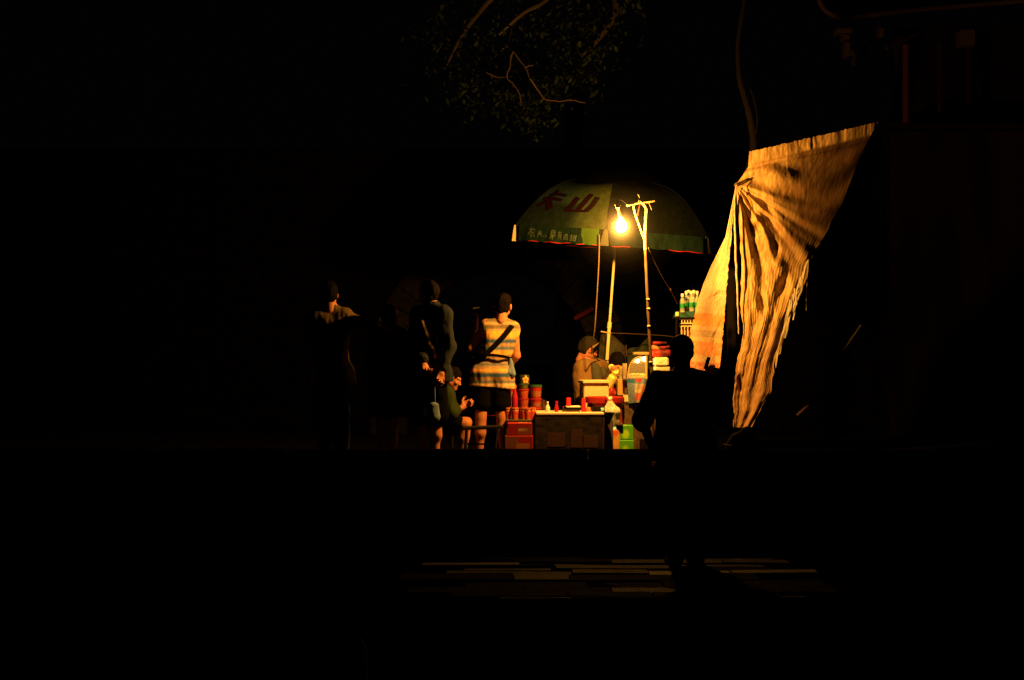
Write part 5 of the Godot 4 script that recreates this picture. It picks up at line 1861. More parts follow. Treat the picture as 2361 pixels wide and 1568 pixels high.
	f.c(at(906, 895, d), at(912, 975, d), 0.12, 0.12, 0.06)
	f.cuts.append(Plane(Vector3.DOWN, -at(0, 962, d).y))
	f.crease = 0.014
	garment("skirt", f, M.black_cloth, t, 0.013)
	shoes(J, s, t, M.black_cloth)

	# 6. the boy on a stool, looking down at what he holds
	d = 19.6
	s = 0.88
	J = {"ground": 0.0, "fw": Vector3(1, 0, 0.1).normalized(), "fwd": Vector3(1, -0.42, 0.12), "hup": Vector3(0.36, 1, 0.0), "hd": at(1043, 873, d), "nk": at(1030, 897, d), "sl": at(1029, 908, d + 0.12), "sr": at(1028, 911, d - 0.13), "pl": at(1021, 968, d), "bend": Vector3(-0.05, 0.0, 0),
		"hl": at(1024, 974, d + 0.08), "hr": at(1024, 975, d - 0.08), "kl": at(1076, 974, d + 0.1), "kr": at(1074, 978, d - 0.1), "al": at(1068, 1046, d + 0.1), "ar": at(1064, 1048, d - 0.1), "el": at(1046, 950, d + 0.15), "wl": at(1068, 938, d + 0.05), "er": at(1042, 952, d - 0.17), "wr": at(1065, 940, d - 0.06), "dr": Vector3(0.7, 0.5, -0.35), "pnr": Vector3(0.2, 0.5, -0.8), "dl": Vector3(0.7, 0.5, 0.3), "pnl": Vector3(0.2, 0.5, 0.8), "thl": -1.0, "curl": 0.8}
	t = person("boy in an olive shirt sitting sideways and looking down at his hands", J, s)
	garment("shirt", top_field(J, s, 0.022, 1.55, at(0, 974, d).y), M.cloth_olive_shirt, t, 0.01)
	f = field()
	f.c(at(1022, 968, d + 0.05), at(1022, 968, d - 0.05), 0.118, 0.118, 0.05)
	for q in [["hl", "kl"], ["hr", "kr"]]:
		f.c(J[q[0]], (J[q[0]] as Vector3).lerp(J[q[1]], 0.55), 0.1, 0.082, 0.03)
	f.crease = 0.012
	garment("shorts", f, M.black_cloth, t, 0.011)
	shoes(J, s, t, M.black_cloth)
	ph = thing("phone", "small dark phone held in the seated boy's two hands", "phone", at(1078, 934, d))
	b = MB.new()
	b.box(xf(at(1078, 931, d), 0.0, -0.5), Vector3(0.012, 0.11, 0.065), 0.004)
	part("case", b, M.black_gloss, ph)
	var st := thing("low_stool", "small dark stool the boy in the olive shirt sits on", "stool", at(1018, 1062, d))
	b = MB.new()
	slab(b, 990, 991, 1046, 996, d - 0.15, 0.3, 0.008)
	part("seat", b, M.black_wood, st)
	for q in [[994, d - 0.12], [1042, d - 0.12], [994, d + 0.12], [1042, d + 0.12]]:
		b = MB.new()
		b.bar(at(q[0], 996, q[1]), Vector3(at(q[0], 996, q[1]).x, 0, -q[1]), 0.014, 0.014, 7)
		part("leg", b, M.black_wood, st)

	# 7. the hunched vendor with a cap, seen from behind
	d = 20.9
	s = 0.97
	J = {"ground": 0.0, "fw": Vector3(0.75, 0, -0.6).normalized(), "fwd": Vector3(0.9, -0.35, -0.35), "hup": Vector3(0.3, 1, 0.0), "hd": at(1357, 806, d), "nk": at(1353, 836, d), "sl": at(1345, 848, d - 0.08), "sr": at(1384, 846, d + 0.14), "pl": at(1366, 950, d), "bend": Vector3(-0.05, 0.02, 0.05),
		"hl": at(1352, 955, d - 0.06), "hr": at(1380, 955, d + 0.06), "kl": at(1385, 960, d + 0.3), "kr": at(1415, 960, d + 0.4), "al": at(1385, 1040, d + 0.32), "ar": at(1415, 1040, d + 0.42), "el": at(1346, 895, d - 0.14), "wl": at(1366, 920, d + 0.02), "er": at(1402, 885, d + 0.2), "wr": at(1396, 905, d + 0.06), "curl": 0.6}
	t = person("hunched vendor in an orange-brown shirt and cap, sitting behind the foam box", J, s)
	garment("shirt", top_field(J, s, 0.026, 0.78, at(0, 950, d).y), M.cloth_rust, t, 0.01)
	f = field()
	f.c(at(1372, 846, d - 0.13), at(1380, 915, d - 0.15), 0.05, 0.075, 0.04)
	f.c(at(1390, 856, d - 0.06), at(1394, 915, d - 0.1), 0.05, 0.07, 0.04)
	f.crease = 0.02
	garment("vest", f, M.cloth_brown, t, 0.01)
	garment("trousers", leg_field(J, s, 0.02, 1.9), M.black_cloth, t, 0.014)
	shoes(J, s, t, M.black_cloth)
	f = hair_field(J.hd, J.fwd, J.hup, s, 0.019)
	f.crease = 0.003
	garment("cap", f, M.cap_cloth, t, 0.008)
	b = MB.new()
	var bp := PackedVector3Array(); var uv := PackedVector2Array()
	for i in 7:
		for j in 9:
			var u := j / 8.0 * 2.0 - 1.0
			var v := i / 6.0
			bp.append(at(1362, 800, d - 0.05) + Vector3(0.005 + 0.085 * v * (1.0 - 0.35 * u * u), 0.004 + 0.045 * v - 0.03 * u * u, 0.02 - u * 0.075 + 0.02 * v))
			uv.append(Vector2(u, v))
	b.grid(bp, 7, 9, Vector3(0, 1, 0.5), uv)
	part("cap_brim", b, M.strap_tan, t)
	b = MB.new()
	b.box(xf(Vector3(at(1366, 0, d).x, 0.19, -d)), Vector3(0.34, 0.38, 0.3), 0.02)
	whole("low_stool", b, M.dark_wood, "dark block stool under the hunched vendor", "stool", Vector3(at(1366, 0, d).x, 0, -d))

	# 8. the woman in an apron between pole and warmer
	d = 20.75
	s = 0.92
	J = {"ground": 0.0, "fw": Vector3(-0.1, 0, 1).normalized(), "fwd": Vector3(-0.15, -0.5, 1), "hup": Vector3(0.05, 1, 0.4), "hd": at(1423, 842, d), "nk": at(1426, 866, d + 0.03), "sl": at(1406, 882, d), "sr": at(1444, 882, d), "pl": at(1426, 966, d),
		"hl": at(1412, 972, d), "hr": at(1440, 972, d), "kl": at(1408, 975, d - 0.34), "kr": at(1444, 975, d - 0.34), "al": at(1408, 1046, d - 0.3), "ar": at(1444, 1046, d - 0.3), "el": at(1398, 900, d - 0.12), "wl": at(1415, 866, d - 0.2), "dl": Vector3(0.1, 1, 0.3), "pnl": Vector3(0.3, -0.3, -1), "er": at(1452, 925, d - 0.08), "wr": at(1436, 938, d - 0.24), "curl": 1.0, "hairt": 0.022, "hairl": 0.03}
	t = person("dark-haired vendor with a yellow sleeve and red apron beside the umbrella pole", J, s)
	garment("shirt", top_field(J, s, 0.02, 1.2, at(0, 968, d).y), M.cloth_dark_shirt, t, 0.011)
	f = field()
	f.c((J.el as Vector3).lerp(J.wl, 0.2), (J.el as Vector3).lerp(J.wl, 0.85), 0.055, 0.045, 0.02)
	f.c(at(1409, 846, d - 0.2), at(1419, 858, d - 0.22), 0.026, 0.034, 0.02)
	f.crease = 0.01
	garment("yellow_sleeve", f, M.cloth_yellow, t, 0.008)
	f = field()
	f.c(at(1416, 875, d - 0.15), at(1404, 910, d - 0.17), 0.018, 0.026, 0.03)
	f.c(at(1412, 905, d - 0.16), at(1432, 915, d - 0.16), 0.04, 0.05, 0.04)
	f.crease = 0.01
	garment("apron", f, M.plastic_red, t, 0.008)
	garment("trousers", leg_field(J, s, 0.02, 1.9), M.black_cloth, t, 0.014)
	shoes(J, s, t, M.black_cloth)
	b = MB.new()
	b.box(xf(Vector3(at(1426, 0, d).x, 0.16, -d)), Vector3(0.32, 0.32, 0.3), 0.02)
	whole("low_stool", b, M.dark_wood, "dark block stool under the vendor in the red apron", "stool", Vector3(at(1426, 0, d).x, 0, -d))
	b = MB.new()
	b.tube(curve(path([[1419, 862, d - 0.24], [1421, 885, d - 0.25], [1424, 915, d - 0.26]]), 4), 0.005, 6)
	whole("ladle", b, M.strap_tan, "thin pale stick held upright by the vendor in the red apron", "stick", at(1424, 915, d - 0.26))

# ---------------------------------------------------------------- materials
func build_materials() -> void:
	var G := func(a: float, b: float, c: float) -> Color: return Color(a, b, c)
	var crumple := grain(0.03, 1, Color(0, 0, 0), Color(1, 1, 1), 256, Vector2(1, 0.45))
	var weave := paint(64, 64, func(u, v): var k: float = 0.5 + 0.25 * sin(u * TAU * 8) + 0.25 * sin(v * TAU * 8); return Color(k, k, k))
	var lump := grain(0.02, 2, Color(0, 0, 0), Color(1, 1, 1))
	# plain ones: [name, colour, roughness]
	for q in [["black_cloth", G.call(0.003, 0.003, 0.0035), 0.95], ["sil_cloth", G.call(0.004, 0.004, 0.004), 1.0], ["cloth_slate", G.call(0.012, 0.017, 0.028), 0.9], ["cloth_slate_dark", G.call(0.006, 0.009, 0.014), 0.9], ["cloth_blue", G.call(0.015, 0.045, 0.1), 0.9], ["cloth_ochre", G.call(0.1, 0.07, 0.035), 0.9], ["cloth_grey", G.call(0.12, 0.19, 0.3), 0.9], ["cloth_olive_shirt", G.call(0.02, 0.032, 0.008), 0.9], ["cloth_rust", G.call(0.2, 0.12, 0.05), 0.9], ["cloth_brown", G.call(0.06, 0.06, 0.04), 0.9], ["cloth_olive", G.call(0.022, 0.03, 0.018), 0.9], ["cloth_dark_shirt", G.call(0.05, 0.03, 0.02), 0.9], ["cloth_yellow", G.call(0.8, 0.66, 0.2), 0.85], ["cap_cloth", G.call(0.02, 0.018, 0.012), 0.9], ["strap_tan", G.call(0.34, 0.24, 0.1), 0.9]]:
		var m := mat(q[0], q[1], q[2], null, 0.2)
		bump(m, crumple, 0.5, Vector3.ONE * 3.0)
	M.sil_cloth.metallic_specular = 0.05
	M.black_cloth.metallic_specular = 0.08
	mat("skin", G.call(0.4, 0.16, 0.08), 0.6)
	M.skin.subsurf_scatter_enabled = true
	M.skin.subsurf_scatter_strength = 0.08
	mat("hair", G.call(0.004, 0.003, 0.003), 0.8, null, 0.12)
	for q in [["steel", G.call(0.2, 0.2, 0.2), 0.5], ["dark_plastic", G.call(0.03, 0.03, 0.03), 0.6], ["black_gloss", G.call(0.006, 0.006, 0.006), 0.35], ["metal_dark", G.call(0.06, 0.055, 0.05), 0.5], ["plastic_white", G.call(0.74, 0.72, 0.62), 0.5], ["plastic_blue_white", G.call(0.35, 0.8, 0.95), 0.5], ["plastic_red", G.call(0.24, 0.012, 0.012), 0.45], ["red_bright", G.call(0.75, 0.02, 0.05), 0.45], ["sauce_red", G.call(0.34, 0.01, 0.03), 0.35], ["lid_pale", G.call(0.34, 0.09, 0.035), 0.6], ["lid_red", G.call(0.26, 0.02, 0.015), 0.5], ["lid_green", G.call(0.02, 0.09, 0.03), 0.5], ["jar_dark", G.call(0.04, 0.025, 0.015), 0.4], ["jar_orange", G.call(0.5, 0.22, 0.05), 0.5], ["black_wood", G.call(0.003, 0.0025, 0.002), 0.95], ["post_red", G.call(0.04, 0.016, 0.01), 0.8], ["paper_red", G.call(0.1, 0.008, 0.01), 0.9], ["crate_green", G.call(0.012, 0.07, 0.05), 0.6], ["crate_label", G.call(0.6, 0.55, 0.2), 0.7], ["red_hem", G.call(0.36, 0.012, 0.012), 0.8], ["letter_red", G.call(0.009, 0.0014, 0.004), 0.95], ["letter_white", G.call(0.05, 0.075, 0.05), 0.95], ["bun", G.call(0.5, 0.3, 0.12), 0.7], ["foam_dim", G.call(0.5, 0.42, 0.3), 0.8], ["label_green", G.call(0.01, 0.2, 0.05), 0.5]]:
		mat(q[0], q[1], q[2])
	M.letter_red.metallic_specular = 0.1
	M.letter_white.metallic_specular = 0.1
	for q in [["pole", G.call(0.8, 0.75, 0.4), 0.4], ["brass", G.call(0.45, 0.33, 0.14), 0.45], ["brass_pale", G.call(0.32, 0.23, 0.1), 0.6]]:
		mat(q[0], q[1], q[2])
	# grained ones
	var g := mat("tarp_plain", Color(), 0.6, grain(0.05, 31, G.call(0.3, 0.27, 0.2), G.call(0.62, 0.58, 0.46)))
	var streak := FastNoiseLite.new()
	streak.seed = 30
	streak.frequency = 0.02
	streak.fractal_octaves = 5
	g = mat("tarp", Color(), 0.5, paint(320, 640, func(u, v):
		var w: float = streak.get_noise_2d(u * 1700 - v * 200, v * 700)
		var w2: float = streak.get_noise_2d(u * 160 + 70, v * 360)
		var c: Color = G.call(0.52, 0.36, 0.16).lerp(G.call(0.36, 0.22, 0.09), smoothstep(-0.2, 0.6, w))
		c = c.lerp(G.call(0.06, 0.032, 0.015), smoothstep(0.15, 0.65, u) * (1.0 - smoothstep(0.3, 0.55, v)) * smoothstep(0.035, 0.055, v) * (0.92 + 0.14 * w))  # upper right painted darker, as the lamplight fades off there
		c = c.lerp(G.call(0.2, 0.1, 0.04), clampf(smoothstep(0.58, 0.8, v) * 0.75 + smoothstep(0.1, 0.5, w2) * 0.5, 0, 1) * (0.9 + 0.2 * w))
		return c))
	g.backlight_enabled = true
	g.backlight = Color(0.1, 0.1, 0.1)
	g = mat("tarp_print", Color(), 0.6, paint(256, 512, func(u, v):
		var c: Color = G.call(0.68, 0.62, 0.46).lerp(G.call(0.5, 0.36, 0.2), smoothstep(0.5, 0.75, v)).lerp(G.call(0.34, 0.22, 0.1), smoothstep(0.0, 0.4, noise.get_noise_2d(u * 1900 + v * 500, v * 420)) * smoothstep(0.15, 0.6, u))  # pale top, browner foot: the lamp's overexposure and falloff painted in
		var w: float = noise.get_noise_2d(u * 900, v * 700)
		var w2: float = noise.get_noise_2d(u * 2600 + 99, v * 1800)
		if v > 0.68 and v < 0.745 and w + w2 * 0.7 > -0.12 - 0.4 * (1.0 - absf(v - 0.71) / 0.03): c = G.call(0.62, 0.24, 0.07)
		elif v > 0.765 and v < 0.8 and w2 > 0.02: c = G.call(0.24, 0.19, 0.16)
		elif v > 0.825 and v < 0.895 and w > -0.25: c = G.call(0.6, 0.22, 0.08)
		elif v > 0.93 and v < 0.975 and w > -0.2: c = G.call(0.5, 0.16, 0.08)
		elif v > 0.55 and v < 0.66 and w2 > 0.22: c = G.call(0.4, 0.3, 0.2)
		return c * (0.85 + 0.3 * w2)))
	g.backlight_enabled = true
	g.backlight = Color(0.25, 0.25, 0.25)
	g = mat("canopy", Color(), 0.75, grain(0.03, 40, G.call(0.0015, 0.0028, 0.002), G.call(0.006, 0.008, 0.005)), 0.08)  # darker copy of the green cloth, painting in the shade on the right
	bump(g, lump, 0.6, Vector3.ONE * 2.0)
	g = mat("canopy_left", Color(), 0.75, paint(192, 256, func(u, v):
		var w: float = noise.get_noise_2d(u * 300, v * 400) + 0.5 * noise.get_noise_2d(u * 1400, v * 1500)
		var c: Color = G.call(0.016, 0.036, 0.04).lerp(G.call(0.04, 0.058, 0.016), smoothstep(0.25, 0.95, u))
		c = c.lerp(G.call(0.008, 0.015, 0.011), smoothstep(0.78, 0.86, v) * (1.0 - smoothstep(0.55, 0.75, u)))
		return c * (0.9 + 0.35 * w)), 0.12)
	g = mat("skirt", Color(), 0.8, paint(192, 64, func(u, v):
		var w: float = noise.get_noise_2d(u * 500, v * 160)
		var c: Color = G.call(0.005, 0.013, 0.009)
		return c * (0.95 + 0.5 * w)), 0.12)
	g = mat("skirt_patch", G.call(0.035, 0.075, 0.012), 0.85, null, 0.1)
	g = mat("wedge_shaded", Color(), 0.85, grain(0.05, 45, G.call(0.025, 0.03, 0.02), G.call(0.07, 0.07, 0.045)), 0.1)
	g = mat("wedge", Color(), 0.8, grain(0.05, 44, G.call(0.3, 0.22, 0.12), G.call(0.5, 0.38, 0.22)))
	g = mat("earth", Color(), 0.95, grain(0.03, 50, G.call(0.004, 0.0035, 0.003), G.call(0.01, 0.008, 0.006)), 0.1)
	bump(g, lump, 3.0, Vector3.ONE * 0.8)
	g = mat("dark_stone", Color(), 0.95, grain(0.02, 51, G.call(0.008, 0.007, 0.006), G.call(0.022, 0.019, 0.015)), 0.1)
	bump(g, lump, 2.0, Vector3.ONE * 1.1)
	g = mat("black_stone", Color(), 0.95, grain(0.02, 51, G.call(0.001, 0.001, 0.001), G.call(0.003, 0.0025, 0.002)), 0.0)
	g = mat("bark_black", G.call(0.003, 0.003, 0.002), 0.95, null, 0.08)
	g = mat("dark_stone_2", Color(), 0.95, grain(0.02, 52, G.call(0.01, 0.009, 0.007), G.call(0.03, 0.025, 0.018)), 0.1)
	bump(g, lump, 2.0, Vector3.ONE * 1.1)
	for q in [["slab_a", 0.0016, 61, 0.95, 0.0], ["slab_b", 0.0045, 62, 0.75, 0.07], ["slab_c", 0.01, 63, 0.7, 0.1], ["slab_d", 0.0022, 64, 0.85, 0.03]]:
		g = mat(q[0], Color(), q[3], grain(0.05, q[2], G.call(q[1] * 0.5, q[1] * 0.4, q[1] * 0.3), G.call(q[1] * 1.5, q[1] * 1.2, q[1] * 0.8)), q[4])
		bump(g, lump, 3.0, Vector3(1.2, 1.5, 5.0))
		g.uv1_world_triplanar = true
	for q in [["arch_stone", 0.011, 71], ["arch_stone_2", 0.017, 72]]:
		g = mat(q[0], Color(), 0.95, grain(0.03, q[2], G.call(q[1] * 0.5, q[1] * 0.4, q[1] * 0.3), G.call(q[1] * 1.4, q[1] * 1.1, q[1] * 0.8)), 0.1)
		bump(g, lump, 2.0, Vector3.ONE * 1.5)
	g = mat("dark_wood", Color(), 0.9, grain(0.03, 80, G.call(0.004, 0.003, 0.0025), G.call(0.012, 0.008, 0.006), 256, Vector2(1, 0.15)), 0.05)
	g = mat("pale_wood", Color(), 0.85, grain(0.03, 81, G.call(0.02, 0.013, 0.008), G.call(0.045, 0.028, 0.018), 256, Vector2(1, 0.2)))
	g = mat("column_red", Color(), 0.75, grain(0.05, 82, G.call(0.035, 0.007, 0.005), G.call(0.08, 0.014, 0.009)))
	g = mat("column_dim", G.call(0.02, 0.005, 0.004), 0.8, null, 0.1)  # darker copy of the red, shade painted on the other columns
	g = mat("bark", Color(), 0.95, grain(0.05, 83, G.call(0.01, 0.008, 0.006), G.call(0.04, 0.03, 0.02), 256, Vector2(1, 0.3)))
	g = mat("bark_dim", Color(), 0.95, grain(0.05, 84, G.call(0.004, 0.003, 0.002), G.call(0.014, 0.011, 0.007), 256, Vector2(1, 0.3)))
	g = mat("twig", Color(), 0.85, grain(0.05, 85, G.call(0.014, 0.008, 0.005), G.call(0.045, 0.025, 0.014)))
	g = mat("stick", Color(), 0.7, grain(0.05, 86, G.call(0.3, 0.2, 0.08), G.call(0.55, 0.4, 0.18), 256, Vector2(1, 0.3)))
	g = mat("stick_dim", Color(), 0.8, grain(0.05, 87, G.call(0.012, 0.01, 0.007), G.call(0.05, 0.04, 0.025)))
	g = mat("shaded_shaft", Color(), 0.9, grain(0.05, 98, G.call(0.012, 0.009, 0.006), G.call(0.11, 0.07, 0.035), 256, Vector2(1, 0.5)), 0.15)  # dark copy of the stick colour, shade painted in
	g = mat("rope", Color(), 0.9, grain(0.1, 88, G.call(0.04, 0.03, 0.015), G.call(0.22, 0.15, 0.08)))
	g = mat("table_top", Color(), 0.6, grain(0.04, 89, G.call(0.45, 0.38, 0.28), G.call(0.7, 0.6, 0.46)))
	g = mat("table_front", Color(), 0.9, grain(0.02, 90, G.call(0.008, 0.007, 0.007), G.call(0.034, 0.026, 0.024)), 0.15)
	g = mat("poster", Color(), 0.9, grain(0.03, 91, G.call(0.02, 0.013, 0.011), G.call(0.07, 0.036, 0.026)), 0.15)
	g = mat("table_side", Color(), 0.85, grain(0.03, 92, G.call(0.04, 0.026, 0.018), G.call(0.1, 0.065, 0.045)))
	g = mat("cart_brown", Color(), 0.8, grain(0.03, 93, G.call(0.035, 0.022, 0.014), G.call(0.11, 0.065, 0.035)))
	g = mat("foam", Color(), 0.75, grain(0.12, 94, G.call(0.5, 0.4, 0.22), G.call(0.72, 0.6, 0.38)))
	g = mat("noodles", Color(), 0.7, grain(0.1, 95, G.call(0.1, 0.06, 0.02), G.call(0.6, 0.42, 0.16), 256, Vector2(0.6, 2)))
	g = mat("pack_red", Color(), 0.45, grain(0.03, 96, G.call(0.06, 0.008, 0.006), G.call(0.26, 0.02, 0.015)))
	g = mat("pack_mixed", Color(), 0.45, grain(0.035, 97, G.call(0.02, 0.012, 0.01), G.call(0.5, 0.25, 0.12)))
	# printed ones
	var cupf := func(u: float, v: float, red: Color) -> Color:
		var w: float = noise.get_noise_2d(u * 900, v * 300)
		var w2: float = noise.get_noise_2d(u * 3600 + 50, v * 900 + 50)
		var c := red
		if v < 0.2: c = G.call(0.75, 0.4, 0.16) if sin(u * TAU * 9) + w2 > -0.2 else red
		elif w > 0.34: c = G.call(0.55, 0.22, 0.07)
		elif w2 > 0.34: c = G.call(0.5, 0.36, 0.2)
		if v > 0.84: c = G.call(0.42, 0.24, 0.08) if w2 > 0.0 else red
		return c
	mat("cup_red", Color(), 0.5, paint(192, 96, func(u, v): return cupf.call(u, v, G.call(0.42, 0.012, 0.012))))
	mat("tub_red", Color(), 0.5, paint(192, 96, func(u, v): return G.call(0.26, 0.01, 0.008).lerp(G.call(0.5, 0.2, 0.06), smoothstep(0.0, 0.35, noise.get_noise_2d(u * 800 + 7, v * 260)))))
	mat("tub_red_2", Color(), 0.5, paint(192, 96, func(u, v):
		if v > 0.35 and v < 0.85: return G.call(0.3, 0.08, 0.03).lerp(G.call(0.16, 0.11, 0.06), smoothstep(-0.1, 0.3, noise.get_noise_2d(u * 1500, v * 500)))
		return G.call(0.26, 0.014, 0.01)))
	mat("tub_green", Color(), 0.5, paint(128, 64, func(u, v): return G.call(0.14, 0.13, 0.03).lerp(G.call(0.035, 0.06, 0.02), smoothstep(-0.2, 0.2, noise.get_noise_2d(u * 900, v * 200)))))
	mat("tin", Color(), 0.4, paint(256, 96, func(u, v):
		var p := Vector2((u - 0.8) * 3.4, v - 0.5)
		var r := p.length() * (1.0 + 0.18 * sin(p.angle() * 5))
		if r < 0.16: return G.call(0.55, 0.12, 0.03)
		if r < 0.34: return G.call(0.66, 0.34, 0.1)
		return G.call(0.02, 0.03, 0.015) if v < 0.85 else G.call(0.06, 0.09, 0.03)))
	mat("tin_print", Color(), 0.4, paint(96, 192, func(u, v): return G.call(0.02, 0.015, 0.015).lerp(G.call(0.3, 0.2, 0.14), smoothstep(0.1, 0.4, noise.get_noise_2d(u * 900, v * 1400)))))
	mat("box_red_a", Color(), 0.7, paint(256, 128, func(u, v):
		var c: Color = G.call(0.26, 0.005, 0.008)
		if u > 0.42 and v > 0.3: c = c.lerp(G.call(0.17, 0.05, 0.035), 0.8)
		if u > 0.44 and u < 0.82 and v > 0.42 and v < 0.68:
			if ink((u - 0.44) / 0.38, (v - 0.42) / 0.26, [[[0.02, 0.1], [0.16, 0.9]], [[0.16, 0.1], [0.02, 0.9]], [[0.2, 0.1], [0.34, 0.9]], [[0.34, 0.1], [0.2, 0.9]], [[0.42, 0.1], [0.42, 0.9]], [[0.42, 0.15], [0.56, 0.15]], [[0.42, 0.5], [0.54, 0.5]], [[0.42, 0.88], [0.56, 0.88]], [[0.64, 0.1], [0.64, 0.9]], [[0.64, 0.15], [0.78, 0.15]], [[0.64, 0.5], [0.76, 0.5]], [[0.64, 0.88], [0.78, 0.88]], [[0.84, 0.2], [0.98, 0.2]], [[0.84, 0.5], [0.98, 0.5]], [[0.84, 0.8], [0.98, 0.8]]], 0.05, 1.6): c = G.call(0.5, 0.36, 0.2)
		return c * (1.0 + 0.35 * noise.get_noise_2d(u * 700, v * 500))))
	mat("box_red_b", Color(), 0.7, paint(192, 96, func(u, v):
		var c: Color = G.call(0.26, 0.005, 0.008)
		var w: float = noise.get_noise_2d(u * 700, v * 500)
		if u < 0.48 and v > 0.05: c = G.call(0.1, 0.03, 0.02).lerp(G.call(0.26, 0.08, 0.05), smoothstep(-0.1, 0.3, w))
		if u > 0.4 and u < 0.88 and v > 0.55: c = G.call(0.3, 0.1, 0.03)
		return c * (1.0 + 0.4 * w)))
	mat("green_box", Color(), 0.5, paint(128, 128, func(u, v):
		var w: float = noise.get_noise_2d(u * 600, v * 600)
		var c: Color = G.call(0.045, 0.26, 0.01).lerp(G.call(0.12, 0.42, 0.015), smoothstep(-0.1, 0.35, w))
		return c.lerp(G.call(0.32, 0.62, 0.01), smoothstep(0.36, 0.16, Vector2(u - 0.42, (v - 0.62) * 0.8).length() + w * 0.12))))
	mat("packet", Color(), 0.5, paint(8, 256, func(_u, v): return Color(1, 1, 1)))
	g = M.packet
	g.albedo_texture = paint(128, 256, func(u, v):
		# uv is in metres: x across, y up from the ground, repeating each metre
		var y: float = 1.0 - v
		var x: float = u if u < 0.5 else u - 1.0
		var c: Color = G.call(0.55, 0.3, 0.09)
		if y > 0.29: c = G.call(0.22, 0.5, 0.75)
		if y < 0.1: c = G.call(0.14, 0.15, 0.02)
		if Vector2(x - 0.012, y - 0.265).length() < 0.03: c = G.call(0.55, 0.1, 0.03)
		return c)
	g.uv1_scale = Vector3(1, -1, 1)
	mat("bag_print", Color(), 0.45, paint(256, 256, func(u, v):
		var w: float = noise.get_noise_2d(u * 2600, v * 2600)
		var c: Color = G.call(0.45, 0.78, 0.9) if noise.get_noise_2d(u * 700 + 31, v * 700) > -0.05 else G.call(0.75, 0.6, 0.4)
		if w > 0.2: c = G.call(0.7, 0.16, 0.07)
		return c))
	M.bag_print.uv1_scale = Vector3(1.5, -1.5, 1)
	M.bag_print.backlight_enabled = true
	M.bag_print.backlight = Color(0.4, 0.4, 0.4)
	mat("sack", Color(), 0.7, paint(192, 192, func(u, v):
		var w: float = noise.get_noise_2d(u * 500, v * 500)
		var c: Color = G.call(0.06, 0.12, 0.24).lerp(G.call(0.2, 0.26, 0.34), smoothstep(-0.1, 0.4, w))
		if v < 0.16 and u < 0.45: c = G.call(0.02, 0.09, 0.24)
		elif v < 0.12 and u < 0.75: c = G.call(0.5, 0.03, 0.02)
		elif u > 0.4 and v > 0.2: c = c.lerp(G.call(0.4, 0.3, 0.18), 0.6)
		# red characters, two columns
		if ink((u - 0.38) / 0.36, (v - 0.62) / 0.27, [[[0.05, 0.15], [0.95, 0.15]], [[0.2, 0.0], [0.2, 0.95]], [[0.5, 0.05], [0.5, 0.95]], [[0.8, 0.0], [0.8, 0.95]], [[0.05, 0.5], [0.95, 0.5]], [[0.1, 0.85], [0.9, 0.85]]], 0.075): c = G.call(0.6, 0.05, 0.03)
		elif ink((u - 0.76) / 0.18, (v - 0.3) / 0.55, [[[0.1, 0.05], [0.9, 0.1]], [[0.5, 0.0], [0.4, 0.3]], [[0.1, 0.3], [0.9, 0.25]], [[0.2, 0.45], [0.8, 0.45]], [[0.5, 0.4], [0.5, 0.65]], [[0.1, 0.65], [0.9, 0.7]], [[0.3, 0.8], [0.7, 0.95]]], 0.05): c = G.call(0.6, 0.1, 0.04)
		elif ink((u - 0.4) / 0.3, (v - 0.45) / 0.13, [[[0, 0.5], [1, 0.5]], [[0.2, 0], [0.2, 1]], [[0.6, 0], [0.5, 1]], [[0.9, 0.1], [0.8, 0.9]]], 0.09): c = G.call(0.6, 0.45, 0.2)
		return c))
	mat("foam_print", Color(), 0.75, paint(128, 96, func(u, v):
		var c: Color = G.call(0.66, 0.58, 0.42)
		if ink(u, v, [[[0.36, 0.62], [0.58, 0.56]], [[0.36, 0.68], [0.56, 0.66]], [[0.6, 0.4], [0.68, 0.36]], [[0.2, 0.8], [0.3, 0.82]]], 0.025): c = G.call(0.06, 0.07, 0.09)
		return c * (1.0 + 0.3 * noise.get_noise_2d(u * 400, v * 300))))
	# shirt stripes: uv in metres from the ground, one repeat per metre of height
	var rows := [[0.745, 0.772, 0.6, 0.4, 0.2], [0.772, 0.8, 0.12, 0.15, 0.2], [0.8, 0.835, 0.34, 0.22, 0.13], [0.835, 0.872, 0.04, 0.1, 0.22], [0.872, 0.886, 0.34, 0.24, 0.14], [0.886, 0.916, 0.75, 0.37, 0.09], [0.916, 0.945, 0.34, 0.22, 0.13], [0.945, 0.975, 0.13, 0.14, 0.16], [0.975, 1.0, 0.3, 0.2, 0.12], [1.0, 1.03, 0.3, 0.2, 0.12], [1.03, 1.055, 0.24, 0.16, 0.1], [1.055, 1.1, 0.75, 0.37, 0.09], [1.1, 1.135, 0.11, 0.17, 0.26], [1.135, 1.17, 0.36, 0.24, 0.14], [1.17, 1.205, 0.045, 0.1, 0.22], [1.205, 1.225, 0.36, 0.25, 0.14], [1.225, 1.285, 0.8, 0.38, 0.09], [1.285, 1.31, 0.38, 0.26, 0.15], [1.31, 1.35, 0.14, 0.11, 0.07], [1.35, 1.38, 0.36, 0.25, 0.14], [1.38, 1.45, 0.16, 0.13, 0.08]]
	g = mat("striped", Color(), 0.9, paint(256, 512, func(u, v):
		var y: float = 0.6 + (1.0 - v) + 0.006 * noise.get_noise_2d(u * 900, v * 900)
		var c: Color = G.call(0, 0, 0)
		for k in 3:
			var yy: float = y + (k - 1) * 0.005
			var one: Color = G.call(0.4, 0.28, 0.14)
			for r in rows:
				if yy >= r[0] and yy < r[1]: one = G.call(r[2], r[3], r[4])
			c += one / 3.0
		return c * (0.95 + 0.4 * noise.get_noise_2d(u * 3000, v * 3000))), 0.15)
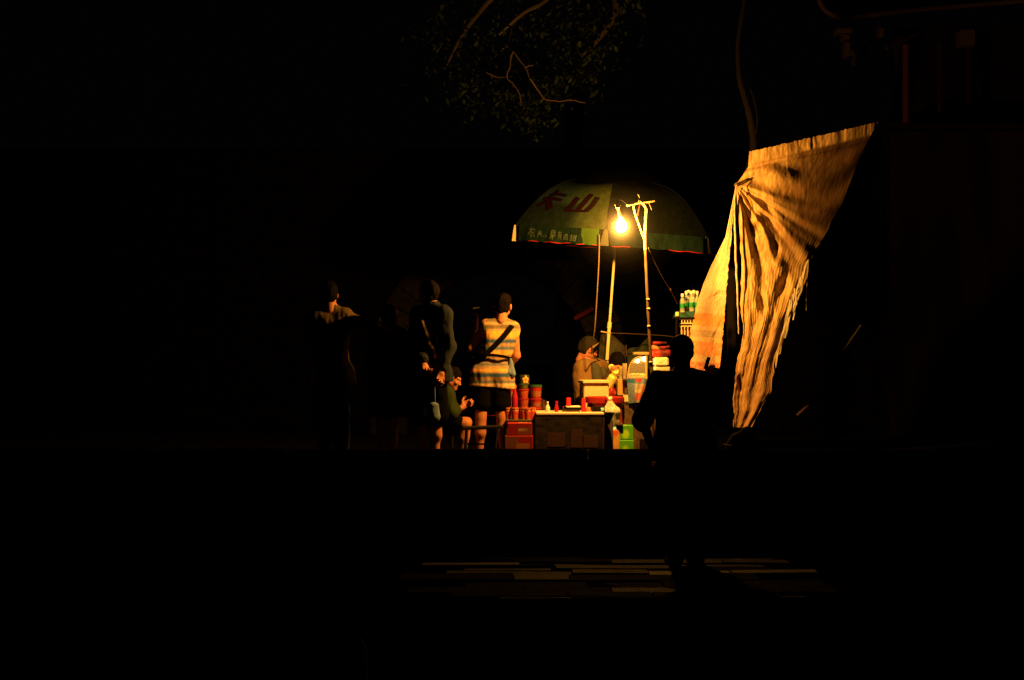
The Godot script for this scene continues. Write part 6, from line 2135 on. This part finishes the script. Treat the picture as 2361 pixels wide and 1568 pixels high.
	g.uv1_scale = Vector3(1, -1, 1)
	g.uv1_offset = Vector3(0, 1.6, 0)
	# seen-through ones and lamps
	for q in [["pane", Color(1, 0.98, 0.9, 0.08), 0.06], ["clear_plastic", Color(0.9, 0.95, 0.9, 0.2), 0.1]]:
		g = mat(q[0], Color(1, 1, 1), q[2])
		g.albedo_color = q[1]
		g.transparency = BaseMaterial3D.TRANSPARENCY_ALPHA
	mat("cloudy_plastic", G.call(0.3, 0.26, 0.15), 0.4)
	M.leaf = mat("leaf", Color(1, 1, 1), 0.7, null, 0.2)
	M.leaf.vertex_color_use_as_albedo = true
	for q in [["bulb_glow", 9.0], ["bulb_small", 8.0]]:
		g = mat(q[0], G.call(0.9, 0.85, 0.7), 0.3)
		g.emission_enabled = true
		g.emission = Color(1.0, 0.9, 0.68)
		g.emission_energy_multiplier = q[1]

const WARM := Color(1.0, 0.675, 0.26)
const LAMP_POWER := 17.0
const LAMP_D := 18.9

func _ready() -> void:
	var cam := Camera3D.new()
	cam.name = "camera"
	cam.position = Vector3(0, 1.2, 0)
	cam.fov = rad_to_deg(2.0 * atan(784.0 / FOCAL))
	cam.near = 0.1
	cam.far = 400.0
	cam.current = true
	add_child(cam)
	var env := Environment.new()
	env.background_mode = Environment.BG_SKY
	var sky := Sky.new()
	var sm := ProceduralSkyMaterial.new()
	sm.sky_top_color = Color(0.12, 0.1, 0.11)
	sm.sky_horizon_color = Color(0.12, 0.11, 0.12)
	sm.ground_bottom_color = Color(0.05, 0.05, 0.05)
	sm.ground_horizon_color = Color(0.12, 0.11, 0.12)
	sm.sun_angle_max = 1.0
	sky.sky_material = sm
	env.sky = sky
	env.background_energy_multiplier = 0.04
	env.tonemap_mode = Environment.TONE_MAPPER_LINEAR
	env.tonemap_exposure = 1.0
	env.sdfgi_enabled = true
	env.ssao_enabled = true
	env.ssil_enabled = true
	env.volumetric_fog_enabled = true
	env.volumetric_fog_density = 0.0
	var we := WorldEnvironment.new()
	we.name = "night"
	we.environment = env
	add_child(we)
	var moon := DirectionalLight3D.new()
	moon.name = "moon"
	moon.light_energy = 0.0006
	moon.light_color = Color(0.75, 0.85, 1.0)
	moon.light_angular_distance = 0.5
	moon.shadow_enabled = true
	moon.rotation_degrees = Vector3(-60, 30, 0)
	add_child(moon)
	noise.seed = 9
	noise.frequency = 0.035
	noise.fractal_octaves = 3
	build_materials()
	var t0 := Time.get_ticks_msec()
	build_setting()
	build_lamp()
	build_umbrella()
	build_tarp()
	print("setting ", Time.get_ticks_msec() - t0)
	build_stall()
	print("stall ", Time.get_ticks_msec() - t0)
	build_people()
	print("people ", Time.get_ticks_msec() - t0)
